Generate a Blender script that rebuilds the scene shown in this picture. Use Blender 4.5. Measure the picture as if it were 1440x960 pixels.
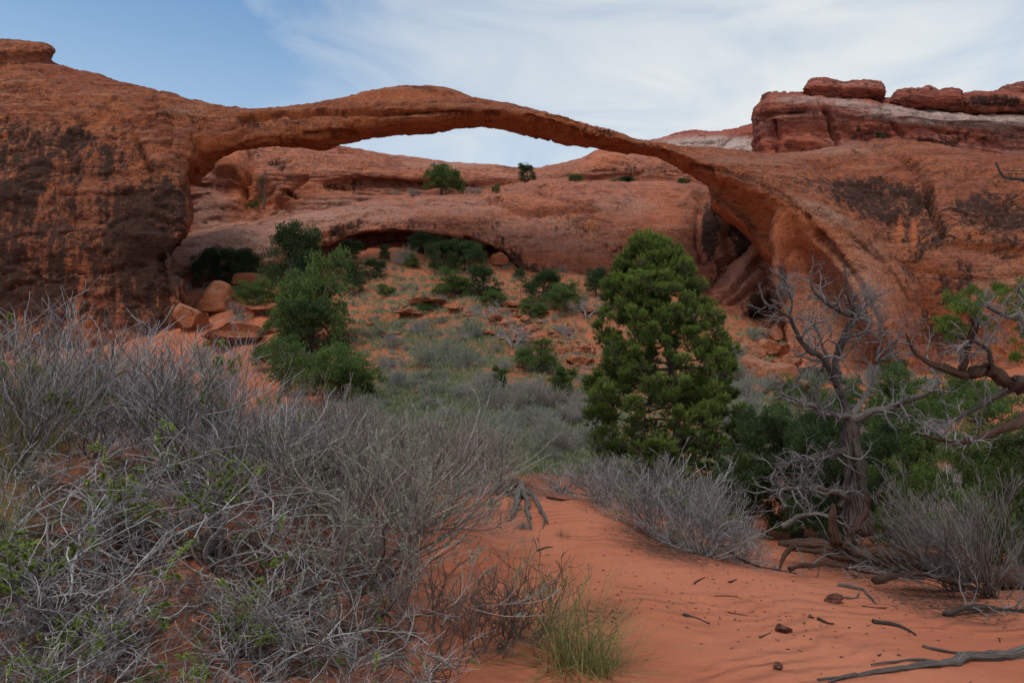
import bpy, math, random
import numpy as np
from mathutils import Vector
R = math.radians
S = bpy.context.scene
for o in list(bpy.data.objects): bpy.data.objects.remove(o)

# ---------------------------------------------------------------- camera
CAMZ = 1.65
F = 960.0
PITCH = math.atan(40.0 / F)
CP, SP = math.cos(PITCH), math.sin(PITCH)
cam = bpy.data.objects.new('camera', bpy.data.cameras.new('camera'))
S.collection.objects.link(cam)
cam.data.sensor_width = 36.0
cam.data.lens = 24.0
cam.data.clip_start = 0.05
cam.data.clip_end = 3000.0
cam.location = (0, 0, CAMZ)
cam.rotation_euler = (R(90) + PITCH, 0, 0)
S.camera = cam

# ---------------------------------------------------------------- sky and sun
SUN_EL, SUN_AZ = R(62), R(-150)        # azimuth measured to the right of the view direction
w = bpy.data.worlds.new('World'); S.world = w; w.use_nodes = True
nt = w.node_tree; N = nt.nodes; L = nt.links
for n in list(N): N.remove(n)
def wn(t, **k):
    n = N.new(t)
    for a, b in k.items(): setattr(n, a, b)
    return n
tc = wn('ShaderNodeTexCoord')
sky = wn('ShaderNodeTexSky', sky_type='NISHITA', sun_disc=False, sun_elevation=SUN_EL, sun_rotation=SUN_AZ)
sky.air_density = 1.0; sky.dust_density = 0.6; sky.ozone_density = 1.5
gd = Vector((math.sin(R(20)), math.cos(R(20)), 0.16)).normalized()
dot = wn('ShaderNodeVectorMath', operation='DOT_PRODUCT'); dot.inputs[1].default_value = gd
L.new(tc.outputs['Generated'], dot.inputs[0])
mp = wn('ShaderNodeMapping'); mp.inputs['Scale'].default_value = (1.6, 1.6, 5.0); mp.inputs['Rotation'].default_value = (0.0, R(14), 0)
L.new(tc.outputs['Generated'], mp.inputs['Vector'])
nz = wn('ShaderNodeTexNoise'); nz.inputs['Scale'].default_value = 2.0; nz.inputs['Detail'].default_value = 8; nz.inputs['Distortion'].default_value = 1.3
L.new(mp.outputs[0], nz.inputs['Vector'])
# cloud cover: thick towards the low sun, thinning out to blue sky at the left
mr = wn('ShaderNodeMapRange', interpolation_type='LINEAR'); mr.inputs[1].default_value = 0.68; mr.inputs[2].default_value = 1.06
L.new(dot.outputs['Value'], mr.inputs[0])
m1 = wn('ShaderNodeMath', operation='MULTIPLY_ADD'); m1.inputs[1].default_value = 1.0; m1.inputs[2].default_value = -0.46
L.new(nz.outputs['Fac'], m1.inputs[0])
m2 = wn('ShaderNodeMath', operation='ADD'); L.new(mr.outputs[0], m2.inputs[0]); L.new(m1.outputs[0], m2.inputs[1]); m2.use_clamp = True
m3 = wn('ShaderNodeMapRange', interpolation_type='LINEAR'); m3.inputs[1].default_value = 0.0; m3.inputs[2].default_value = 0.95
L.new(m2.outputs[0], m3.inputs[0])
# light haze near the horizon
sep = wn('ShaderNodeSeparateXYZ'); L.new(tc.outputs['Generated'], sep.inputs[0])
hz = wn('ShaderNodeMapRange', interpolation_type='SMOOTHSTEP'); hz.inputs[1].default_value = 0.60; hz.inputs[2].default_value = 0.0; hz.inputs[3].default_value = 0; hz.inputs[4].default_value = 0.74
L.new(sep.outputs['Z'], hz.inputs[0])
cmx = wn('ShaderNodeMath', operation='MAXIMUM'); L.new(m3.outputs[0], cmx.inputs[0]); L.new(hz.outputs[0], cmx.inputs[1])
skm = wn('ShaderNodeMix', data_type='RGBA'); skm.blend_type = 'MIX'
SKY_STR = 0.10
skg = wn('ShaderNodeMix', data_type='RGBA'); skg.blend_type = 'MULTIPLY'; skg.inputs[0].default_value = 1
L.new(sky.outputs[0], skg.inputs[6]); skg.inputs[7].default_value = (0.86, 1.36, 1.50, 1)
L.new(skg.outputs[2], skm.inputs[6]); skm.inputs[7].default_value = (7.8, 8.3, 8.6, 1)
# bright broken overcast overhead and behind the viewer, added unseen to light rock faces
ov = wn('ShaderNodeVectorMath', operation='DOT_PRODUCT'); ov.inputs[1].default_value = Vector((-0.15, -0.75, 0.75)).normalized(); L.new(tc.outputs['Generated'], ov.inputs[0])
om = wn('ShaderNodeMapRange', interpolation_type='SMOOTHSTEP'); om.inputs[1].default_value = 0.10; om.inputs[2].default_value = 0.75; L.new(ov.outputs['Value'], om.inputs[0])
cc = wn('ShaderNodeMix', data_type='RGBA'); cc.inputs[6].default_value = (6.9, 7.2, 7.3, 1); cc.inputs[7].default_value = (6.8, 6.8, 6.7, 1); L.new(om.outputs[0], cc.inputs[0]); L.new(cc.outputs[2], skm.inputs[7])
cm2 = wn('ShaderNodeMath', operation='MAXIMUM'); L.new(cmx.outputs[0], cm2.inputs[0]); L.new(om.outputs[0], cm2.inputs[1])
L.new(cm2.outputs[0], skm.inputs[0])
bg = wn('ShaderNodeBackground'); bg.inputs[1].default_value = SKY_STR
L.new(skm.outputs[2], bg.inputs[0])
wo = wn('ShaderNodeOutputWorld'); L.new(bg.outputs[0], wo.inputs[0])

sl = bpy.data.lights.new('sun', 'SUN'); sl.energy = 1.6; sl.angle = R(20); sl.color = (1.0, 0.93, 0.84)  # sun put behind the viewer to brighten the rock; its glow lies ahead
so = bpy.data.objects.new('sun', sl); S.collection.objects.link(so)
sd = Vector((math.sin(SUN_AZ) * math.cos(SUN_EL), math.cos(SUN_AZ) * math.cos(SUN_EL), math.sin(SUN_EL)))
so.rotation_euler = (-sd).to_track_quat('-Z', 'Y').to_euler()
so.location = (60, 60, 80)
S.view_settings.view_transform = 'Standard'; S.view_settings.look = 'None'
S.view_settings.exposure = 0.18; S.view_settings.gamma = 1.0

# ---------------------------------------------------------------- helpers
def P(px, py, D):
    """world point seen at photo position (px, py) whose forward distance is D"""
    u = (np.asarray(px, float) - 720) / F; v = (480 - np.asarray(py, float)) / F
    y = CP - v * SP; z = SP + v * CP
    return np.stack([u / y * D, np.ones_like(u) * D, CAMZ + z / y * D], -1)
def proj(V):
    d = V[:, 1] * CP + (V[:, 2] - CAMZ) * SP
    d = np.maximum(d, 0.05)
    h = -V[:, 1] * SP + (V[:, 2] - CAMZ) * CP
    return 720 + F * V[:, 0] / d, 480 - F * h / d

def _h(ix, iy, iz, s):
    n = (ix * 374761393 + iy * 668265263 + iz * 2147483647 + s * 1274126177) & 0xffffffff
    n = ((n ^ (n >> 13)) * 1274126177) & 0xffffffff
    n = (n ^ (n >> 16)) & 0xffffffff
    return n.astype(np.float64) / 4294967295.0
def vnoise(p, seed=0):
    i = np.floor(p).astype(np.int64); f = p - i; f = f * f * f * (f * (f * 6 - 15) + 10)
    r = 0
    for dx in (0, 1):
        wx = f[:, 0] if dx else 1 - f[:, 0]
        for dy in (0, 1):
            wy = f[:, 1] if dy else 1 - f[:, 1]
            for dz in (0, 1):
                wz = f[:, 2] if dz else 1 - f[:, 2]
                r = r + wx * wy * wz * _h(i[:, 0] + dx, i[:, 1] + dy, i[:, 2] + dz, seed)
    return r * 2 - 1
def fbm(p, seed=0, oct=4, gain=0.5, ridge=False):
    r = np.zeros(len(p)); a = 1.0; q = p.copy()
    for k in range(oct):
        n = vnoise(q + 17.3 * k, seed + k)
        r += a * ((1 - 2 * np.abs(n)) if ridge else n)
        a *= gain; q = q * 2.03
    return r
def sstep(a, b, x):
    t = np.clip((x - a) / (b - a), 0, 1); return t * t * (3 - 2 * t)

def mk_mesh(name, V, faces, mat=None, smooth=True, mats=None):
    """faces: list of int arrays (n,3) / (n,4)"""
    me = bpy.data.meshes.new(name)
    V = np.ascontiguousarray(V, np.float32)
    me.vertices.add(len(V)); me.vertices.foreach_set('co', V.ravel())
    tot = [np.full(len(f), f.shape[1], np.int32) for f in faces if len(f)]
    idx = [np.asarray(f, np.int32).ravel() for f in faces if len(f)]
    tot = np.concatenate(tot); idx = np.concatenate(idx)
    st = np.concatenate([[0], np.cumsum(tot)[:-1]]).astype(np.int32)
    me.loops.add(len(idx)); me.loops.foreach_set('vertex_index', idx)
    me.polygons.add(len(tot)); me.polygons.foreach_set('loop_start', st)
    try: me.polygons.foreach_set('loop_total', tot)
    except Exception: pass
    me.polygons.foreach_set('use_smooth', np.full(len(tot), smooth))
    me.update(calc_edges=True); me.validate()
    if mat: me.materials.append(mat)
    return me
def link(name, me, parent=None, loc=None):
    o = bpy.data.objects.new(name, me); S.collection.objects.link(o)
    if parent is not None: o.parent = parent
    if loc is not None: o.location = loc
    return o
def tag(o, label=None, cat=None, group=None, kind=None):
    if label: o['label'] = label
    if cat: o['category'] = cat
    if group: o['group'] = group
    if kind: o['kind'] = kind
    return o
def setattr_f(me, name, vals):
    a = me.attributes.new(name, 'FLOAT', 'POINT'); a.data.foreach_set('value', np.asarray(vals, np.float32))
def getV(me):
    a = np.empty(len(me.vertices) * 3, np.float32); me.vertices.foreach_get('co', a); return a.reshape(-1, 3).astype(float)
def getN(me):
    a = np.empty(len(me.vertices) * 3, np.float32); me.vertices.foreach_get('normal', a); return a.reshape(-1, 3).astype(float)
def setV(me, V):
    me.vertices.foreach_set('co', np.ascontiguousarray(V, np.float32).ravel()); me.update()

def cr(P4, t):       # catmull-rom through stations; P4 (n, ...), t array in [0, n-1]
    n = len(P4); i = np.clip(np.floor(t).astype(int), 0, n - 2); f = t - i
    a = P4[np.clip(i - 1, 0, n - 1)]; b = P4[i]; c = P4[i + 1]; d = P4[np.clip(i + 2, 0, n - 1)]
    f = f.reshape((-1,) + (1,) * (P4.ndim - 1))
    return b + 0.5 * f * (c - a + f * (2 * a - 5 * b + 4 * c - d + f * (3 * (b - c) + d - a)))
def crc(P4, t):      # the same round a closed ring
    n = len(P4); i = np.floor(t).astype(int); f = t - i
    a = P4[(i - 1) % n]; b = P4[i % n]; c = P4[(i + 1) % n]; d = P4[(i + 2) % n]
    f = f.reshape((-1,) + (1,) * (P4.ndim - 1))
    return b + 0.5 * f * (c - a + f * (2 * a - 5 * b + 4 * c - d + f * (3 * (b - c) + d - a)))
def grid_faces(nu, nv, closed=False, off=0):
    i = np.arange(nu - 1)[:, None]; j = np.arange(nv if closed else nv - 1)[None, :]
    a = i * nv + j; b = i * nv + (j + 1) % nv; c = (i + 1) * nv + (j + 1) % nv; d = (i + 1) * nv + j
    return np.stack([a, b, c, d], -1).reshape(-1, 4) + off
def loft(stations, su, sv, closed=False):
    """stations: list of lists of (px,py,D); su, sv = subdivisions per span"""
    A = np.array([[P(*q) for q in s] for s in stations], float)
    nu = (len(A) - 1) * su + 1
    A = cr(A, np.linspace(0, len(A) - 1, nu))
    A = A.transpose(1, 0, 2)
    if closed:
        nv = A.shape[0] * sv; A = crc(A, np.arange(nv) / sv)
    else:
        nv = (A.shape[0] - 1) * sv + 1; A = cr(A, np.linspace(0, A.shape[0] - 1, nv))
    A = A.transpose(1, 0, 2)
    return A.reshape(-1, 3), nu, nv
def solid(stations, su=6, sv=6):
    """closed lofted solid with end caps"""
    V, nu, nv = loft(stations, su, sv, True)
    Fq = grid_faces(nu, nv, True)
    c0 = V[:nv].mean(0); c1 = V[-nv:].mean(0); n = len(V)
    V = np.vstack([V, c0, c1]); j = np.arange(nv); k = (j + 1) % nv
    t0 = np.stack([k, j, np.full(nv, n)], -1); t1 = np.stack([(nu - 1) * nv + j, (nu - 1) * nv + k, np.full(nv, n + 1)], -1)
    return V, Fq, np.vstack([t0, t1])
def join(parts):
    Vs, Q, T, o = [], [], [], 0
    for V, q, t in parts:
        Vs.append(V); Q.append(q + o)
        if len(t): T.append(t + o)
        o += len(V)
    return np.vstack(Vs), np.vstack(Q), (np.vstack(T) if T else np.zeros((0, 3), int))
def remesh(parts, voxel, name):
    V, Q, T = join(parts)
    me = mk_mesh(name + '_raw', V, [Q, T])
    o = link('raw', me); m = o.modifiers.new('r', 'REMESH'); m.mode = 'VOXEL'; m.voxel_size = voxel
    dg = bpy.context.evaluated_depsgraph_get(); dg.update()
    out = bpy.data.meshes.new_from_object(o.evaluated_get(dg)); out.name = name
    bpy.data.objects.remove(o); bpy.data.meshes.remove(me)
    out.polygons.foreach_set('use_smooth', np.ones(len(out.polygons), bool))
    return out
def relax(me, it=2, k=0.5):
    V = getV(me); e = np.empty(len(me.edges) * 2, np.int32); me.edges.foreach_get('vertices', e); e = e.reshape(-1, 2)
    n = len(V); cnt = np.bincount(e.ravel(), minlength=n).astype(float)[:, None]
    for _ in range(it):
        s = np.zeros_like(V)
        for c in range(3):
            s[:, c] = np.bincount(e[:, 0], V[e[:, 1], c], n) + np.bincount(e[:, 1], V[e[:, 0], c], n)
        V = V + k * (s / cnt - V)
    setV(me, V)

def seg_dist(px, py, poly):
    """distance in photo pixels to a polyline + position along it"""
    d = np.full(len(px), 1e9)
    for (x0, y0), (x1, y1) in zip(poly[:-1], poly[1:]):
        vx, vy = x1 - x0, y1 - y0; t = np.clip(((px - x0) * vx + (py - y0) * vy) / (vx * vx + vy * vy + 1e-9), 0, 1)
        d = np.minimum(d, np.hypot(px - x0 - t * vx, py - y0 - t * vy))
    return d
def blob(px, py, spots):
    """soft union of ellipses (x, y, rx, ry, strength[, tilt degrees])"""
    m = np.zeros(len(px))
    for s in spots:
        x, y, rx, ry, k = s[:5]; a = R(s[5]) if len(s) > 5 else 0
        dx, dy = px - x, py - y
        u = (dx * math.cos(a) + dy * math.sin(a)) / rx; v = (-dx * math.sin(a) + dy * math.cos(a)) / ry
        m = np.maximum(m, k * (1 - sstep(0.35, 1.15, np.hypot(u, v))))
    return m
# ---------------------------------------------------------------- materials
def nmat(name):
    m = bpy.data.materials.new(name); m.use_nodes = True; t = m.node_tree
    return m, t, t.nodes, t.links, t.nodes['Principled BSDF']
def mixc(t, fac, a, b, mode='MIX'):
    n = t.nodes.new('ShaderNodeMix'); n.data_type = 'RGBA'; n.blend_type = mode
    for sock, v in ((n.inputs[0], fac), (n.inputs[6], a), (n.inputs[7], b)):
        if isinstance(v, bpy.types.NodeSocket): t.links.new(v, sock)
        elif isinstance(v, (int, float)): sock.default_value = v if sock == n.inputs[0] else (v, v, v, 1)
        else: sock.default_value = (*v, 1)
    return n.outputs[2]
def noise(t, vec, scale, detail=6, rough=0.55, dist=0.0, squash=None, rot=None):
    if squash:
        mp = t.nodes.new('ShaderNodeMapping'); mp.inputs['Scale'].default_value = squash
        if rot: mp.inputs['Rotation'].default_value = rot
        t.links.new(vec, mp.inputs['Vector']); vec = mp.outputs[0]
    n = t.nodes.new('ShaderNodeTexNoise'); n.inputs['Scale'].default_value = scale; n.inputs['Detail'].default_value = detail
    n.inputs['Roughness'].default_value = rough; n.inputs['Distortion'].default_value = dist
    t.links.new(vec, n.inputs['Vector']); return n.outputs['Fac']
def ramp(t, v, a, b, lo=0.0, hi=1.0):
    n = t.nodes.new('ShaderNodeMapRange'); n.interpolation_type = 'SMOOTHSTEP'
    n.inputs[1].default_value = a; n.inputs[2].default_value = b; n.inputs[3].default_value = lo; n.inputs[4].default_value = hi
    t.links.new(v, n.inputs[0]); return n.outputs[0]
def mth(t, op, a, b=None, clamp=False):
    n = t.nodes.new('ShaderNodeMath'); n.operation = op; n.use_clamp = clamp
    for s, v in zip(n.inputs, (a, b)):
        if v is None: continue
        if isinstance(v, bpy.types.NodeSocket): t.links.new(v, s)
        else: s.default_value = v
    return n.outputs[0]
def attr(t, name):
    n = t.nodes.new('ShaderNodeAttribute'); n.attribute_name = name; return n.outputs['Fac']
def bump(t, h, strength, dist, prev=None):
    n = t.nodes.new('ShaderNodeBump'); n.inputs['Strength'].default_value = strength; n.inputs['Distance'].default_value = dist
    t.links.new(h, n.inputs['Height'])
    if prev is not None: t.links.new(prev, n.inputs['Normal'])
    return n.outputs[0]

def rock_material(name, base, warm, cool, pale, dark=(0.034, 0.021, 0.018), sc=1.0, var=(0.46, 0.56)):
    m, t, N, L, bs = nmat(name)
    g = N.new('ShaderNodeNewGeometry').outputs['Position']
    big = noise(t, g, 0.16 * sc, 5, 0.6, 0.5)
    med = noise(t, g, 0.9 * sc, 8, 0.65, 0.3, squash=(1, 1, 1.9))
    fine = noise(t, g, 6.0 * sc, 6, 0.7)
    streak = noise(t, g, 0.9 * sc, 6, 0.65, 0.15, squash=(1.3, 1.3, 0.10))
    streak2 = noise(t, g, 2.2 * sc, 5, 0.6, 0.1, squash=(1.0, 1.0, 0.055))
    strata = noise(t, g, 0.55 * sc, 7, 0.62, 0.25, squash=(0.16, 0.16, 2.6), rot=(0, R(4), 0))
    c = mixc(t, ramp(t, big, 0.36, 0.64), base, warm)
    c = mixc(t, ramp(t, med, 0.44, 0.62, 0, 0.85), c, cool)
    mot = noise(t, g, 2.2 * sc, 8, 0.72, 0.4, squash=(1, 1, 1.5))
    mot2 = noise(t, g, 0.45 * sc, 9, 0.72, 0.6)
    mf = mth(t, 'MULTIPLY', ramp(t, mot, 0.49, 0.62, 0, 0.62), ramp(t, attr(t, 'fresh'), 0.2, 1.0, 1, 0.35))
    c = mixc(t, mf, c, (base[0] * 0.34, base[1] * 0.34, base[2] * 0.40))
    c = mixc(t, ramp(t, mot2, 0.50, 0.60, 0, 0.45), c, (base[0] * 0.52, base[1] * 0.50, base[2] * 0.60))
    c = mixc(t, ramp(t, strata, 0.50, 0.62, 0, 0.45), c, mixc(t, 0.5, pale, warm))
    c = mixc(t, ramp(t, streak, 0.50, 0.68, 0, 0.40), c, tuple(x * 0.55 for x in base))
    # fresh orange rock, pale bands and desert varnish follow the masks measured on the cliff itself
    c = mixc(t, mth(t, 'MULTIPLY', attr(t, 'fresh'), ramp(t, med, 0.25, 0.5, 0.55, 1)), c, (warm[0] * 1.12, warm[1] * 1.02, warm[2] * 0.9))
    pm = mth(t, 'MULTIPLY', attr(t, 'pale'), ramp(t, med, 0.30, 0.52, 0.35, 1), True)
    c = mixc(t, pm, c, pale)
    vmix = mth(t, 'ADD', mth(t, 'ADD', mth(t, 'MULTIPLY', streak, 0.55), mth(t, 'MULTIPLY', streak2, 0.45)), mth(t, 'ADD', mth(t, 'MULTIPLY', mot2, 0.30), mth(t, 'MULTIPLY', mot, 0.50)))
    vmix = mth(t, 'SUBTRACT', vmix, 0.40)
    vm = mth(t, 'ADD', vmix, mth(t, 'MULTIPLY', mth(t, 'SUBTRACT', attr(t, 'varnish'), 0.46), 0.36))
    vm = ramp(t, vm, var[0] + 0.02, var[1] + 0.10)
    vm = mth(t, 'MULTIPLY', vm, ramp(t, attr(t, 'varnish'), 0.02, 0.4))
    dk = mixc(t, ramp(t, mot, 0.42, 0.62), tuple(x * 1.15 for x in dark), tuple(x * 0.5 for x in dark))
    c = mixc(t, mth(t, 'MULTIPLY', vm, 0.93), c, dk)
    # mottle of lichen and grit
    c = mixc(t, ramp(t, fine, 0.49, 0.62, 0, 0.62), c, tuple(x * 0.32 for x in base))
    c = mixc(t, ramp(t, noise(t, g, 11 * sc, 4, 0.7), 0.60, 0.74, 0, 0.35), c, pale)
    # thin broken bedding joints and hairline cracks
    jl = mth(t, 'ABSOLUTE', mth(t, 'SUBTRACT', noise(t, g, 0.30 * sc, 6, 0.6, 0.5, squash=(0.25, 0.25, 2.2), rot=(0, R(5), 0)), 0.5))
    jm = mth(t, 'MULTIPLY', ramp(t, jl, 0.0, 0.011, 1, 0), ramp(t, mot2, 0.46, 0.56))
    hl = mth(t, 'ABSOLUTE', mth(t, 'SUBTRACT', noise(t, g, 0.35 * sc, 7, 0.62, 1.2), 0.5))
    hm = mth(t, 'MULTIPLY', ramp(t, hl, 0.0, 0.008, 1, 0), ramp(t, big, 0.48, 0.56))
    jt = mth(t, 'MAXIMUM', jm, hm)
    jt = mth(t, 'MAXIMUM', jt, attr(t, 'crack'))
    c = mixc(t, mth(t, 'MULTIPLY', jt, 0.75), c, tuple(x * 0.22 for x in base))
    L.new(c, bs.inputs['Base Color']); bs.inputs['Roughness'].default_value = 0.93
    bs.inputs['Specular IOR Level'].default_value = 0.25
    b = bump(t, med, 0.8, 0.5 / sc)
    b = bump(t, mot, 1.0, 0.32 / sc, b)
    b = bump(t, strata, 0.45, 0.30 / sc, b)
    b = bump(t, mth(t, 'SUBTRACT', 1.0, jt), 0.8, 0.25 / sc, b)
    b = bump(t, fine, 0.7, 0.09 / sc, b)
    b = bump(t, noise(t, g, 22 * sc, 5, 0.7), 0.5, 0.025 / sc, b)
    L.new(b, bs.inputs['Normal'])
    return m
M_ARCH = rock_material('arch_sandstone', (0.33, 0.095, 0.048), (0.45, 0.140, 0.056), (0.21, 0.080, 0.058), (0.42, 0.25, 0.19))
M_WALL = rock_material('slickrock', (0.46, 0.160, 0.098), (0.55, 0.19, 0.098), (0.34, 0.16, 0.130), (0.54, 0.33, 0.27), sc=0.9)
M_BUTTE = rock_material('butte_sandstone', (0.40, 0.095, 0.060), (0.48, 0.13, 0.07), (0.29, 0.09, 0.072), (0.58, 0.47, 0.44), sc=0.6)
M_STONE = rock_material('stone_rock', (0.16, 0.055, 0.042), (0.19, 0.07, 0.05), (0.11, 0.05, 0.045), (0.24, 0.12, 0.10), sc=6)
M_BOULDER = rock_material('boulder_sandstone', (0.38, 0.125, 0.066), (0.44, 0.155, 0.072), (0.26, 0.105, 0.07), (0.42, 0.25, 0.18), sc=1.8)

def zeros_attrs(me, **k):
    n = len(me.vertices)
    for a in ('fresh', 'pale', 'varnish', 'crack'):
        setattr_f(me, a, np.clip(k.get(a, np.zeros(n)), 0, 1))

# ---------------------------------------------------------------- ground
DS = np.array([0.6, 1.5, 3, 4.5, 6, 8, 10, 14, 20, 30, 45, 65, 85, 110, 170, 400, 1500.])
PX = np.array([-1400, -300, 0, 200, 400, 550, 700, 850, 1000, 1150, 1300, 1440, 1750, 2900.])
ZT = np.array([
 # .6  1.5   3    4.5   6     8     10    14    20    30    45    65    85   110  170 400 1500
 [0.1, .30, .60, .90, 1.05, 1.15, 1.10, .9,   .6,   .5,  1.3,  3.5,  6.0,  8, 10, 10, 10],
 [0.0, .20, .50, .85, 1.00, 1.10, 1.00, .6,   .2,   .3,  1.2,  3.5,  6.0,  8, 10, 10, 10],
 [0.0, .10, .38, .80, .92,  .92,  .70,  .0,  -.4,  -.2,  1.0,  3.5,  6.0,  9, 10, 10, 10],
 [0.0, .05, .30, .66, .80,  .72,  .45, -.2,  -.6,  -.2,  1.6,  5.2,  11.0, 14, 12, 10, 10],
 [0.0, .02, .16, .46, .58,  .45,  .15, -.4,  -.6,  -.1,  2.0,  7.4, 14.0, 18, 14, 10, 10],
 [0.0, .00, .05, .22, .36,  .30,  .05, -.5,  -.6,   .0,  2.3,  8.6, 17.0, 22, 14, 10, 10],
 [0.0, .00, .00, .06, .18,  .24, -.05, -.5,  -.3,   .5,  3.0,  9.3, 15.5, 22, 14, 10, 10],
 [0.0, .00, .00, .03, .12,  .08, -.30, -.8,  -.6,   .5,  3.2,  8.6, 13.5, 20, 14, 10, 10],
 [0.0, .00, .00, .00, -.02, -.45, -.9, -1.3, -1.0,  .2,  2.2,  7.5, 12.0, 20, 14, 10, 10],
 [0.0, .00, .00, -.02, -.20, -.75, -1.1, -1.5, -1.2, -.2, 1.4,  3.6,  9.0, 16, 14, 10, 10],
 [0.0, .00, -.02, -.08, -.35, -.8, -1.1, -1.5, -1.2, -.4, .9,  2.6,  6.0, 12, 14, 10, 10],
 [0.0, .00, -.02, -.12, -.35, -.7, -1.0, -1.3, -1.1, -.4, .9,  2.6,  6.0, 12, 14, 10, 10],
 [0.0, .00, -.02, -.10, -.30, -.6, -.8,  -1.0, -.9, -.3,  .9,  2.6,  6.0, 12, 14, 10, 10],
 [0.0, .00, -.02, -.10, -.30, -.6, -.8,  -1.0, -.9, -.3,  .9,  2.6,  6.0, 12, 14, 10, 10]])
def ground_z(x, y):
    x = np.atleast_1d(np.asarray(x, float)); y = np.atleast_1d(np.asarray(y, float))
    yy = np.maximum(y, 0.6)
    px = np.clip(720 + 960 * x / yy, PX[0], PX[-1]); ld = np.clip(yy, DS[0], DS[-1])
    tu = np.interp(px, PX, np.arange(len(PX))); tv = np.interp(np.log(ld), np.log(DS), np.arange(len(DS)))
    i = np.clip(np.floor(tu).astype(int), 0, len(PX) - 2); f = tu - i
    j = np.clip(np.floor(tv).astype(int), 0, len(DS) - 2); g = tv - j
    def wts(t): return (0.5 * (-t + 2 * t * t - t**3), 0.5 * (2 - 5 * t * t + 3 * t**3), 0.5 * (t + 4 * t * t - 3 * t**3), 0.5 * (-t * t + t**3))
    wu, wv = wts(f), wts(g); z = 0
    for a in range(4):
        for b in range(4):
            z = z + wu[a] * wv[b] * ZT[np.clip(i + a - 1, 0, len(PX) - 1), np.clip(j + b - 1, 0, len(DS) - 1)]
    p = np.stack([x, y, np.zeros_like(x)], -1)
    far = sstep(9, 30, y)
    z = z + 0.5 * far * fbm(p * 0.13, 3, 3) + 0.16 * far * fbm(p * 0.7, 5, 3) + (0.035 + 0.05 * far) * fbm(p * 1.3, 9, 3)
    # ledgy hillside
    lz = z + 0.6 * fbm(p * 0.08, 21, 2)
    st = 1.1; fr = (lz / st) % 1.0
    z = z + sstep(30, 45, y) * st * 0.30 * (sstep(0.55, 0.95, fr) - fr)
    # crumbling bank under the left shrubs
    bank = sstep(0.2, -0.8, x) * sstep(2.2, 3.0, y) * (1 - sstep(6, 8, y))
    z = z + bank * (0.17 * fbm(p * 2.3, 31, 4) )
    return z
def gz(x, y): return float(ground_z(x, y)[0])
def on_ground(px, py, dmin=1.5, dmax=120):
    """where the line of sight through a photo position meets the ground"""
    D = np.exp(np.linspace(math.log(dmin), math.log(dmax), 700))
    q = P(np.full(700, px), np.full(700, py), D)
    q[:, 1] = D
    below = q[:, 2] < ground_z(q[:, 0], q[:, 1])
    k = int(np.argmax(below)) if below.any() else 699
    x, y = q[k, 0], q[k, 1]
    return Vector((x, y, gz(x, y)))
def at(px, D):
    x = (px - 720) / 960 * D; return Vector((x, D, gz(x, D)))

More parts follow.
